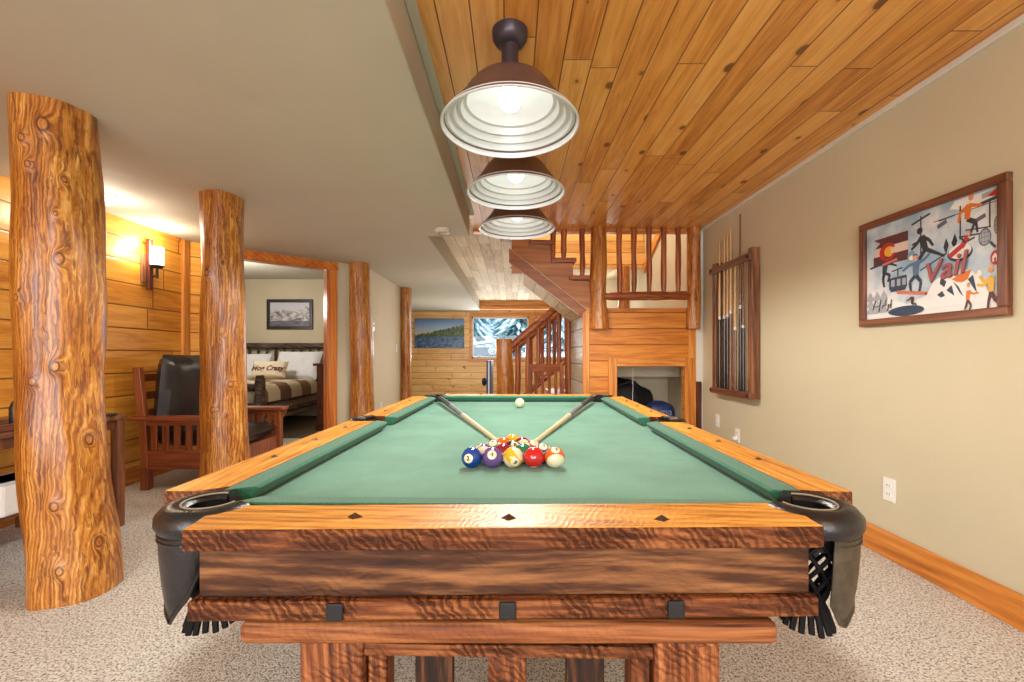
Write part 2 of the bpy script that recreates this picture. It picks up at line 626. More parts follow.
M['stringerwood'] = grain_mat('stringer_brown_wood', 0, [rgb(118, 64, 26), rgb(142, 80, 36), rgb(160, 96, 48)], 12, 0.06, 0.4, 0.1, knots=0.2)
M['railwood'] = grain_mat('rail_pole_wood', 2, [rgb(98, 44, 18), rgb(148, 76, 34), rgb(186, 112, 58)], 16, 0.08, 0.4, 0.3, knots=0.5)
M['railwood_x'] = grain_mat('rail_pole_wood_x', 0, [rgb(98, 44, 18), rgb(148, 76, 34), rgb(186, 112, 58)], 16, 0.08, 0.4, 0.3, knots=0.5)
M['log'] = log_mat('peeled_log')
M['log2'] = log_mat('peeled_log_brown', 1.0, [rgb(100, 50, 18), rgb(160, 92, 34), rgb(196, 128, 54), rgb(220, 166, 92)])
M['walnut'] = grain_mat('walnut_frame', 1, [rgb(66, 36, 22), rgb(106, 62, 40), rgb(138, 86, 58)], 20, 0.05, 0.35, 0.2, knots=0.0)
M['walnut_z'] = grain_mat('walnut_frame_z', 2, [rgb(66, 36, 22), rgb(106, 62, 40), rgb(138, 86, 58)], 20, 0.05, 0.35, 0.2, knots=0.0)
M['rackwood'] = grain_mat('cue_rack_wood', 2, [rgb(70, 40, 24), rgb(116, 72, 46), rgb(160, 112, 76)], 18, 0.06, 0.4, 0.3, knots=0.5)
M['mission'] = grain_mat('mission_oak_red', 2, [rgb(92, 42, 22), rgb(132, 68, 36), rgb(160, 90, 52)], 16, 0.06, 0.35, 0.1, knots=0.0)
M['mission_x'] = grain_mat('mission_oak_red_rail', 0, [rgb(92, 42, 22), rgb(132, 68, 36), rgb(160, 90, 52)], 16, 0.06, 0.35, 0.1, knots=0.0)
M['darkwood'] = grain_mat('dark_red_wood', 2, [rgb(56, 22, 14), rgb(88, 38, 24), rgb(112, 54, 34)], 14, 0.06, 0.35, 0.1, knots=0.0)
M['tablewood'] = grain_mat('side_table_wood', 2, [rgb(70, 38, 22), rgb(108, 64, 40), rgb(140, 90, 60)], 16, 0.06, 0.3, 0.1, knots=0.0)
M['barkwood'] = grain_mat('bark_log', 0, [rgb(34, 24, 20), rgb(72, 54, 46), rgb(126, 104, 90)], 18, 0.2, 0.7, 0.8, knots=0.6)
M['cuewood'] = grain_mat('maple_cue', 1, [rgb(206, 176, 128), rgb(226, 200, 156), rgb(240, 220, 184)], 14, 0.04, 0.25, 0.02, knots=0.0, coat=0.4)
M['cuewood_z'] = grain_mat('maple_cue_upright', 2, [rgb(176, 132, 82), rgb(204, 164, 112), rgb(222, 188, 140)], 14, 0.04, 0.25, 0.02, knots=0.0, coat=0.4)

# --- cloth, leather, metal, others
t = NT('green_felt')
P = t.obj()
n1 = t.noise(P, 4.5, 5, 0.6)
n2 = t.noise(P, 260, 2)
nn = t.math('ADD', t.math('MULTIPLY', n1, 0.6), t.math('MULTIPLY', n2, 0.4))
col = t.ramp(nn, [(0.35, rgb(70, 124, 104)), (0.65, rgb(96, 152, 132))])
t.bump(n2, 0.12, 0.002)
M['felt'] = t.set(color=col, rough=0.92, spec=0.15, sheen=0.25)
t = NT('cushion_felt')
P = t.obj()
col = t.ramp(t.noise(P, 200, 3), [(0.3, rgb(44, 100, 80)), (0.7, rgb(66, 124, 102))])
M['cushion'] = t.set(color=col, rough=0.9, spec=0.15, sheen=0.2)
M['leather'] = plain('black_leather', rgb(26, 26, 30), 0.32, 0, 0.35, 90, 0.2, spec=0.6)
M['leather_o'] = plain('olive_brown_leather', rgb(70, 62, 48), 0.45, 0, 0.35, 60, 0.2, spec=0.4)
M['strap'] = plain('matte_black_leather_strap', rgb(18, 17, 18), 0.75, 0, 0, 60, 0.1, spec=0.2)
M['piping'] = plain('tan_piping', rgb(150, 138, 118), 0.5)
M['iron'] = plain('black_iron', rgb(18, 16, 16), 0.7, 0.0, 0.2, 80, 0.2)
M['stud'] = plain('aged_bronze_stud', rgb(104, 84, 72), 0.30, 0.8)
M['bronze'] = plain('bronze_shade', rgb(112, 88, 84), 0.36, 0.45, 0.05, 30, 0.08)
M['bronze_dark'] = plain('dark_bronze', rgb(72, 64, 72), 0.35, 0.45, 0.05, 30, 0.08)
M['enamel'] = plain('white_enamel', rgb(206, 209, 210), 0.32, 0, 0, 20, 0.01, coat=0.2)
M['plastic'] = plain('white_plastic', rgb(236, 234, 228), 0.35, 0, 0, 30, 0.01)
M['plastic_b'] = plain('beige_plastic', rgb(204, 192, 170), 0.4, 0, 0, 30, 0.02)
M['slot'] = plain('outlet_slot', rgb(70, 66, 62), 0.5)
M['black_cush'] = plain('black_leather_cushion', rgb(44, 40, 38), 0.30, 0, 0.3, 14, 0.15, spec=0.6)
M['inner_dark'] = plain('dark_liner_gap_shade', rgb(34, 20, 12), 0.7)
M['brass'] = plain('brass', rgb(178, 140, 80), 0.3, 0.9)


def emis(name, c, s):
    t = NT(name)
    n = t.noise(t.obj(), 3, 1)
    col = t.mix(n, c, c)
    return t.set(color=col, emit=c, estr=s, rough=0.3)


M['bulb'] = emis('bulb_glass', (1.0, 0.97, 0.90, 1), 6.0)
M['sconce_glass'] = emis('sconce_glass', (1.0, 0.90, 0.70, 1), 2.2)
M['bulb_soft'] = emis('ceiling_light_glass', (1.0, 0.95, 0.85, 1), 3.0)

t = NT('window_glass')
t.set(color=(1, 1, 1, 1), rough=0.0)
tr = t.n.new('ShaderNodeBsdfTransparent')
gl = t.n.new('ShaderNodeBsdfGlossy'); gl.inputs['Roughness'].default_value = 0.02
fr = t.n.new('ShaderNodeLayerWeight'); fr.inputs[0].default_value = 0.2
ms = t.n.new('ShaderNodeMixShader')
t.lk(t.math('ADD', t.math('MULTIPLY', t.math('POWER', fr.outputs['Facing'], 3.0), 0.30), 0.02), ms.inputs[0]); t.lk(tr.outputs[0], ms.inputs[1]); t.lk(gl.outputs[0], ms.inputs[2])
t.lk(ms.outputs[0], t.n['Material Output'].inputs[0])
M['glass'] = t.mat


# ------------------------------------------------------------------ logs
def log_column(parent_or_none, name, path, radii, knots, seg=96, n=260, mat='log', seed=0, wob=0.010, flare=0.0):
    """path: list of (x,y,z) low->high relative to the object's own origin; knots: (t 0..1, angle deg, size)"""
    me = bpy.data.meshes.new(name)
    path = [Vector(p) for p in path]

    def samp(lst, t):
        f = t * (len(lst) - 1)
        i = min(int(f), len(lst) - 2)
        u = f - i
        e = u * u * (3 - 2 * u)
        if isinstance(lst[i], Vector):
            a, b = lst[i], lst[i + 1]
            return Vector((a.x * (1 - e) + b.x * e, a.y * (1 - e) + b.y * e, a.z * (1 - u) + b.z * u))
        return lst[i] * (1 - e) + lst[i + 1] * e
    vs, kn = [], []
    H = (path[-1] - path[0]).length
    for j in range(n + 1):
        tt = j / n
        c = samp(path, tt)
        r0 = samp(radii, tt)
        for k in range(seg):
            q = 2 * pi * k / seg
            r = r0
            r += wob * mnoise.noise(Vector((cos(q) * 1.3 + seed, sin(q) * 1.3, tt * H * 2.0))) * 1.6
            r += wob * 0.35 * mnoise.noise(Vector((cos(q) * 4 + seed, sin(q) * 4, tt * H * 3.0)))
            kv = 0.0
            for (kt, ka, ks) in knots:
                dz = (tt - kt) * H
                da = (q - radians(ka) + pi) % (2 * pi) - pi
                dx = da * r0
                d = sqrt(dx * dx + (dz * 0.66) ** 2) / (ks * 0.80)
                if d < 5:
                    kv = max(kv, math.exp(-d * d * 0.45))
                    r += ks * 0.32 * math.exp(-d * d * 0.35)
            vs.append((c.x + r * cos(q), c.y + r * sin(q), c.z))
            kn.append(kv)
    fs = []
    for j in range(n):
        for k in range(seg):
            k2 = (k + 1) % seg
            fs.append((j * seg + k, j * seg + k2, (j + 1) * seg + k2, (j + 1) * seg + k))
    fs.append(tuple(range(seg))[::-1])
    fs.append(tuple(range(n * seg, (n + 1) * seg)))
    me.from_pydata(vs, [], fs)
    at = me.attributes.new('knot', 'FLOAT', 'POINT')
    at.data.foreach_set('value', kn)
    me.materials.append(M[mat])
    me.polygons.foreach_set('use_smooth', [True] * (len(fs) - 2) + [False] * 2)
    o = bpy.data.objects.new(name, me)
    COL.objects.link(o)
    if parent_or_none is not None:
        o.parent = parent_or_none
    return o


def pole(mb, p0, p1, r, seg=12, n=8, seed=0.0, amp=0.12, mi=0):
    p0, p1 = Vector(p0), Vector(p1)
    pts, rs = [], []
    for i in range(n + 1):
        u = i / n
        p = p0.lerp(p1, u)
        off = Vector((mnoise.noise(Vector((seed, u * 3, 0))), mnoise.noise(Vector((seed, u * 3, 5))), 0)) * r * 0.5 * amp * 4
        e = 1.0
        if i in (0, n):
            e = 0.72
            off *= 0
        pts.append(p + off)
        rs.append(r * e * (1 + amp * mnoise.noise(Vector((seed + 9, u * 6, 0))) * 1.5))
    mb.tube(pts, rs, seg, mi)
    return mb


# ================================================================== SETTING
XR, XL = 1.95, -3.10
ZC, ZS = 2.34, 2.136

struct(MB().box(-7.0, 3.0, -3.2, 11.2, -0.10, 0.0).build('floor', M['carpet']))
struct(MB().box(-6.6, -1.86, 5.55, 7.6, 0.0, 0.004).build('floor', M['bedfloor']))

# plank ceiling over the table
struct(MB().box(-0.40, XR, -3.2, 4.50, ZC, ZC + 0.06).build('ceiling', M['ceil']))
# plank ceiling of far room and stairwell side, paled for window daylight
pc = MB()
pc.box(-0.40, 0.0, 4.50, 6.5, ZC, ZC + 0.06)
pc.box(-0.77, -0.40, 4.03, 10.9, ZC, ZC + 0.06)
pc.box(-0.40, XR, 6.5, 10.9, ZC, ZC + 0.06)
struct(pc.build('ceiling', M['ceil_daylit']))
# lowered drywall ceiling
sp = [(-3.25, -3.2), (-0.39, -3.2), (-0.39, 4.03), (-0.77, 4.03), (-0.77, 10.9), (-5.2, 10.9), (-5.2, 7.75), (-1.80, 7.75), (-1.80, 5.36), (-3.25, 4.06)]
struct(MB().prism([(x, y, ZS) for x, y in sp], (0, 0, 0.30)).build('ceiling', M['soffit'], bevel=0.006))
# bedroom ceiling
struct(MB().box(-6.6, -1.84, 4.3, 7.7, ZC + 0.02, ZC + 0.08).build('ceiling', M['soffit']))

# side walls
struct(MB().box(XR, XR + 0.12, -3.2, 10.95, 0, 4.7).build('wall_right', M['wall']))
struct(MB().box(XL - 0.12, XL, -3.2, 4.22, 0, ZS + 0.1).build('wall_left', M['pane_l']))
# crown strips
struct(MB().box(XR - 0.022, XR, -3.2, 4.48, ZC - 0.03, ZC).build('trim_1', M['white_paint'], bevel=0.004))
struct(MB().box(-0.388, -0.348, -3.2, 4.03, ZC - 0.012, ZC).build('trim_2', M['soffit'], bevel=0.003))
struct(MB().box(XL, XL + 0.012, -3.2, 4.2, ZS - 0.03, ZS).build('trim_3', M['pane_l'], bevel=0.002))
struct(MB().box(XL, XL + 0.03, 4.12, 4.20, 0.0, ZS).build('trim_4', M['trim_z'], bevel=0.003))
# baseboards
struct(MB().box(XR - 0.018, XR, -3.2, 4.42, 0, 0.137).build('baseboard_right', M['trim'], bevel=0.006))
struct(MB().box(XL, XL + 0.018, -3.2, 4.2, 0, 0.15).build('baseboard_left', M['trim'], bevel=0.006))

# diagonal wall with the bedroom doorway
DA = atan2(1.16, 1.27)
DM = Matrix.Translation((XL, 4.20, 0)) @ Matrix.Rotation(DA, 4, 'Z')
DL = 1.72
dw = MB()
dw.box(-0.12, 0.30, 0, 0.11, 0, ZS + 0.3, M=DM)
dw.box(1.32, DL, 0, 0.11, 0, ZS + 0.3, M=DM)
dw.box(0.30, 1.32, 0, 0.11, 2.045, ZS + 0.3, M=DM)
struct(dw.build('wall_diagonal', M['wall']))
dc = MB()
dc.box(0.205, 0.305, -0.022, 0.0, 0, 2.045, M=DM)
dc.box(1.315, 1.415, -0.022, 0.0, 0, 2.045, M=DM)
dc.box(0.300, 0.315, 0.0, 0.115, 0, 2.045, M=DM)
dc.box(1.305, 1.320, 0.0, 0.115, 0, 2.045, M=DM)
d1 = struct(dc.build('door_1', M['casing'], bevel=0.004))
MB().box(0.195, 1.425, -0.026, 0.0, 2.045, 2.128, M=DM).box(0.300, 1.320, 0.0, 0.115, 2.035, 2.047, M=DM).build('door_header', M['casing_x'], d1, bevel=0.004)

struct(MB().box(-0.02, 0.205, -0.014, 0.0, 0, ZS, M=DM).build('trim_12', M['pane_l'], bevel=0.003))
# hallway wall beyond the third log
struct(MB().box(-1.88, -1.80, 5.30, 7.75, 0, ZC + 0.1).build('wall_hall', M['bedwall']))
struct(MB().box(-6.6, -1.8, 7.6, 7.75, 0, ZC + 0.1).build('wall_bedroom', M['bedwall']))
struct(MB().box(-6.7, -6.6, 4.0, 7.7, 0, ZC + 0.1).build('wall_bedroom', M['bedwall']))
struct(MB().box(-6.6, XL - 0.1, 4.0, 4.15, 0, ZC + 0.1).build('wall_bedroom', M['bedwall']))
struct(MB().box(-1.80, -1.785, 5.36, 7.6, 0, 0.14).build('baseboard_hall', M['white_paint'], bevel=0.004))

# far wall with two windows
W1 = (-1.00, 0.42, 0.96, 2.00)
W2 = (0.58, 1.66, 0.96, 2.00)
fw = MB()
YF = 10.9
fw.box(-5.2, -1.0, YF, YF + 0.14, 0, ZC + 0.1)
fw.box(-1.0, 1.66, YF, YF + 0.14, 0, 0.96)
fw.box(-1.0, 1.66, YF, YF + 0.14, 2.0, ZC + 0.1)
fw.box(0.42, 0.58, YF, YF + 0.14, 0.96, 2.0)
fw.box(1.66, XR, YF, YF + 0.14, 0, ZC + 0.1)
struct(fw.build('wall_far', M['far_pine']))
struct(MB().box(-5.3, -5.2, 7.7, 11.0, 0, ZC).build('wall_far_left', M['bedwall']))
for i, (a0, a1, z0, z1) in enumerate((W1, W2)):
    wm = MB()
    for bx in ((a0 - 0.07, a0, z0 - 0.08, z1 + 0.08), (a1, a1 + 0.07, z0 - 0.08, z1 + 0.08), (a0, a1, z1, z1 + 0.08), (a0, a1, z0 - 0.08, z0)):
        wm.box(bx[0], bx[1], YF - 0.02, YF + 0.0, bx[2], bx[3])
    wf = struct(wm.build('window_%d' % (i + 1), M['trim_x'], bevel=0.004))
    fm = MB()
    s = 0.045
    for bx in ((a0, a0 + s, z0, z1), (a1 - s, a1, z0, z1), (a0, a1, z1 - s, z1), (a0, a1, z0, z0 + s)):
        fm.box(bx[0], bx[1], YF + 0.04, YF + 0.09, bx[2], bx[3])
    fm.build('window_frame', M['white_paint'], wf, bevel=0.004)
    MB().box(a0 + s, a1 - s, YF + 0.06, YF + 0.066, z0 + s, z1 - s).build('pane', M['glass'], wf)
# uprights and ledges of pine round the picture and windows
tm = MB()
tm.box(-2.54, -2.44, YF - 0.025, YF, 0.94, 2.10)
tm.box(-1.20, -1.06, YF - 0.025, YF, 0.94, 2.10)
tm.box(-2.54, -1.06, YF - 0.022, YF, 1.97, 2.12)
tm.box(-2.54, -1.06, YF - 0.035, YF, 0.92, 0.99)
struct(tm.build('trim_5', M['far_pine'], bevel=0.004))
# beam in front of the windows
struct(MB().box(-0.77, XR, 10.45, 10.62, ZS + 0.09, ZC).box(-0.77, XR, 10.42, 10.62, ZS, ZS + 0.07).box(-0.77, XR, 10.47, 10.62, ZS + 0.06, ZS + 0.1).build('trim_6', M['trim_x'], bevel=0.005))

# unseen wall behind the viewer; wide opening added to let fill light in
bw = MB()
bw.box(-3.2, 2.05, -3.2, -3.05, 0, 0.35)
bw.box(-3.2, 2.05, -3.2, -3.05, 2.3, 2.5)
bw.box(-3.2, -2.75, -3.2, -3.05, 0.35, 2.3)
bw.box(1.55, 2.05, -3.2, -3.05, 0.35, 2.3)
struct(bw.build('wall_back', M['wall']))

# ------------------------------------------------------------------ stair block
YN = 4.50           # front plane of the nook wall
XN0, XN1 = 0.735, 1.875
ox0, ox1, oz = 1.068, 1.757, 0.935
nk = MB()
nk.box(XN0, ox0, YN, YN + 0.06, 0, 1.53)
nk.box(ox1, XN1, YN, YN + 0.06, 0, 1.53)
nk.box(ox0, ox1, YN, YN + 0.06, oz, 1.53)
struct(nk.build('wall_nook', M['nook']))
tn = MB()
tn.box(XN0 - 0.015, XN0 + 0.055, YN - 0.018, YN, 0, 1.53)
tn.box(XN1 - 0.07, XN1, YN - 0.018, YN, 0, 1.53)
struct(tn.build('trim_7', M['trim_z'], bevel=0.003))
tn = MB()
tn.box(ox0 - 0.085, ox0, YN - 0.03, YN, 0, oz + 0.085)
tn.box(ox1, ox1 + 0.085, YN - 0.03, YN, 0, oz + 0.085)
t8 = struct(tn.build('trim_8', M['trim_z'], bevel=0.003))
MB().box(ox0, ox1, YN - 0.031, YN, oz, oz + 0.085).build('head_board', M['trim_x'], t8, bevel=0.003)
struct(MB().box(XN1, XR, YN - 0.01, YN + 0.06, 0, 2.34).build('wall_nook_side', M['white_paint']))
struct(MB().box(XN1 + 0.002, XN1 + 0.05, YN - 0.035, YN - 0.01, 0, 0.78).build('trim_9', M['darkwood'], bevel=0.003))
# nook interior
ni = MB()
ni.box(ox0 - 0.3, XR, 5.42, 5.47, 0, 1.45)
ni.box(XR - 0.03, XR, YN + 0.06, 5.42, 0, 1.45)
ni.box(ox0 - 0.3, XR, 5.05, 5.42, 0.80, 1.45)
ni.box(ox0 - 0.3, XR, YN + 0.06, 5.42, 1.40, 1.45)
struct(ni.build('wall_nook_inside', M['bedwall']))
struct(MB().box(XN0, XN0 + 0.05, YN + 0.06, 5.5, 0, 1.45).build('wall_nook_left', M['pale_side']))
# landing floor edge + header trim
struct(MB().box(-0.4, XR, YN, YN + 0.10, ZC - 0.03, ZC + 0.3).build('trim_10', M['trim_x'], bevel=0.004))
# stairwell upper walls
sw = MB()
sw.box(-0.03, 1.55, 6.45, 6.5, 2.32, 4.7)
sw.box(1.55, XR, 6.45, 6.5, 2.32, 4.7)
struct(sw.build('wall_stairwell', M['stair_back']))
struct(MB().box(-0.10, -0.04, YN, 6.5, ZC + 0.065, 4.7).build('wall_stairwell', M['bedwall']))
struct(MB().box(-0.1, XR, YN, YN + 0.06, ZC + 0.25, 4.7).build('wall_stairwell', M['bedwall']))
struct(MB().box(-0.1, XR, YN, 6.5, 4.7, 4.76).build('ceiling', M['bedwall']))
struct(MB().prism([(XR - 0.03, 6.45, 2.25), (XR - 0.03, 6.45, 2.40), (XR - 0.03, 5.2, 3.02), (XR - 0.03, 5.2, 2.87)], (0.03, 0, 0)).build('trim_11', M['trim'], bevel=0.003))
struct(MB().box(1.05, XR, 7.5, 7.56, 0.0, 2.34).build('wall_stair_back', M['bedwall']))

# ================================================================== POOL TABLE
TL, TW = 1.19, 0.697           # half length, half width
TAB = thing('pool_table', 'rustic rough-sawn timber pool table with green felt and black leather pockets', 'pool table', (0.019, 1.883, 0), radians(-1.22))
ZT, ZB = 0.778, 0.738
# bed
MB().box(-0.60, 0.60, -1.10, 1.10, ZB - 0.03, ZB).build('bed', M['felt'], TAB)


def near_turn(o, deg=2.0):
    R_ = Matrix.Rotation(radians(deg), 4, 'Z')
    pv = Vector((0, -1.15, 0))
    o.location = pv - (R_ @ pv)
    o.rotation_euler = (0, 0, radians(deg))
    return o


def end_rail(sgn):
    y0, y1 = -TL, -TL + 0.113
    pts = [(-0.512, y0), (0.503, y0), (0.503, y0 + 0.03), (0.518, y1), (-0.526, y1), (-0.512, y0 + 0.03)]
    if sgn > 0:
        pts = [(-x, -y) for x, y in pts]
    m = MB().prism([(x, y, ZT - 0.036) for x, y in pts], (0, 0, 0.036), 1, cap=0)
    o = m.build('end_rail', [M['honey'], M['rough']], TAB, bevel=0.004)
    return near_turn(o) if sgn < 0 else o


end_rail(-1)
end_rail(1)
YSP = 0.055        # half gap at the side pockets
for sx in (-1, 1):
    for sy in (-1, 1):
        xa, xb = 0.583, (TW if sx < 0 else 0.684)
        ye = 1.015 if (sy > 0 or sx < 0) else 0.990
        pts = [(xa, YSP + 0.02), (xb, YSP + 0.03), (xb, ye), (xa + 0.05, ye), (xa, 0.98)]
        pts = [(sx * x, sy * y) for x, y in pts]
        m = MB().prism([(x, y, ZT - 0.036) for x, y in pts], (0, 0, 0.036), 1, cap=0)
        m.build('side_rail', [M['honey_y'], M['rough_y']], TAB, bevel=0.004)


def cushion(a, b, inward, ca, cb):
    """a,b: back edge end points (2-D); inward: unit vector; ca,cb: how far the nose is cut back at either end"""
    a, b, inw = Vector(a), Vector(b), Vector(inward)
    d = (b - a).normalized()
    W = 0.050
    prof = [(0.0, ZT - 0.036), (0.0, ZT - 0.001), (W * 0.86, ZT - 0.004), (W, ZT - 0.009), (W * 0.80, ZB + 0.012), (W * 0.45, ZB + 0.001)]
    vs = []
    for (p, cut, sg) in ((a, ca, 1), (b, cb, -1)):
        for (q, z) in prof:
            pt = p + inw * q + d * sg * cut * (q / W)
            vs.append((pt.x, pt.y, z))
    n = len(prof)
    fs = [tuple(range(n))[::-1], tuple(range(n, 2 * n))] + [(i, (i + 1) % n, n + (i + 1) % n, n + i) for i in range(n)]
    return MB().add(vs, fs).build('cushion', M['cushion'], TAB, bevel=0.002)


cushion((-0.515, -1.077), (0.515, -1.077), (0, 1), 0.03, 0.03)
cushion((-0.515, 1.077), (0.515, 1.077), (0, -1), 0.03, 0.03)
for sx in (-1, 1):
    cushion((sx * 0.583, -1.008), (sx * 0.583, -0.055), (-sx, 0), 0.045, 0.012)
    cushion((sx * 0.583, 0.055), (sx * 0.583, 1.008), (-sx, 0), 0.012, 0.045)

# sights
for x in (-0.258, 0.0, 0.253):
    for sy in (-1, 1):
        s = MB()
        cx, cy, r = x, sy * (TL - 0.040), 0.0135
        s.add([(cx - r, cy, ZT), (cx, cy - r * 0.8, ZT), (cx + r, cy, ZT), (cx, cy + r * 0.8, ZT), (cx, cy, ZT + 0.008)], [(0, 1, 4), (1, 2, 4), (2, 3, 4), (3, 0, 4), (3, 2, 1, 0)])
        s.build('sight', M['stud'], TAB)
for sx in (-1, 1):
    for y in (-0.72, -0.485, -0.245, 0.245, 0.485, 0.72):
        s = MB()
        cx, cy, r = sx * 0.640, y, 0.0135
        s.add([(cx - r * .8, cy, ZT), (cx, cy - r, ZT), (cx + r * .8, cy, ZT), (cx, cy + r, ZT), (cx, cy, ZT + 0.006)], [(0, 1, 4), (1, 2, 4), (2, 3, 4), (3, 0, 4), (3, 2, 1, 0)])
        s.build('sight', M['stud'], TAB)

# aprons
for sy in (-1, 1):
    y0, y1 = (-1.178, -1.13) if sy < 0 else (1.13, 1.178)
    o = MB().box(-0.493, 0.487, y0, y1, 0.664, ZT - 0.036).build('end_apron', M['rough_dark'], TAB, bevel=0.004)
    if sy < 0: near_turn(o)
    y0, y1 = (-1.190, -1.14) if sy < 0 else (1.14, 1.190)
    o = MB().box(-0.503, 0.494, y0, y1, 0.633, 0.6635).build('lower_end_rail', M['rough'], TAB, bevel=0.003)
    if sy < 0: near_turn(o)
    y0, y1 = (-1.170, -1.07) if sy < 0 else (1.07, 1.170)
    m = MB().box(-0.440, 0.440, y0, y1, 0.577, 0.614)
    o = m.build('cross_beam', M['beam'], TAB, bevel=0.012, bseg=3)
    if sy < 0: near_turn(o, 1.2)
    for x in (-0.272, -0.002, 0.264):
        yb = sy * 1.190
        b = MB()
        b.box(x - 0.0135, x + 0.0135, min(yb, yb + sy * 0.006), max(yb, yb + sy * 0.006), 0.6345, 0.6630)
        o = b.build('bolt', M['iron'], TAB, bevel=0.004)
        if sy < 0: near_turn(o)
for sx in (-1, 1):
    x0, x1 = sorted((sx * 0.625, sx * 0.668))
    MB().box(x0, x1, -1.0, 1.0, 0.664, ZT - 0.036).build('side_apron', M['rough_y'], TAB, bevel=0.004)
    x0, x1 = sorted((sx * 0.615, sx * 0.662))
    MB().box(x0, x1, -0.94, 0.94, 0.633, 0.6635).build('lower_side_rail', M['rough_y'], TAB, bevel=0.003)
fr_ = MB()
fr_.box(-0.47, 0.47, -1.13, 1.13, 0.630, ZB - 0.031)
fr_.box(-0.63, 0.63, -0.97, 0.97, 0.630, ZB - 0.031)
fr_.build('frame', M['inner_dark'], TAB)  # dark block behind the rails; shade of the gaps put into its colour
# trestle legs
for sy in (-1, 1):
    def Y(a, b):
        return sorted((sy * a, sy * b))
    for x0, x1, d0, d1, mt in ((-0.350, -0.243, 1.155, 1.08, 'legwood'), (-0.240, -0.208, 1.140, 1.09, 'legwood'), (0.240, 0.347, 1.155, 1.08, 'legwood'), (0.205, 0.237, 1.140, 1.09, 'legwood')):
        ya, yb = Y(d0, d1)
        MB().box(x0, x1, ya, yb, 0.045, 0.577).build('leg', M[mt], TAB, bevel=0.004)
    for x0, x1, d, mt in ((-0.166, -0.100, 1.112, 'legshade'), (-0.036, 0.030, 1.125, 'legwood'), (0.100, 0.166, 1.112, 'legshade')):
        ya, yb = Y(d, d - 0.025)
        MB().box(x0, x1, ya, yb, 0.12, 0.560).build('slat', M[mt], TAB, bevel=0.002)
    ya, yb = Y(1.150, 1.128)
    MB().box(-0.243, 0.240, ya, yb, 0.545, 0.5655).build('stretcher', M['rough'], TAB, bevel=0.002)
    MB().box(-0.243, 0.240, ya, yb, 0.09, 0.14).build('stretcher', M['rough'], TAB, bevel=0.002)
    ya, yb = Y(1.175, 1.06)
    MB().box(-0.40, 0.40, ya, yb, 0.0, 0.045).build('foot_beam', M['beam'], TAB, bevel=0.008)


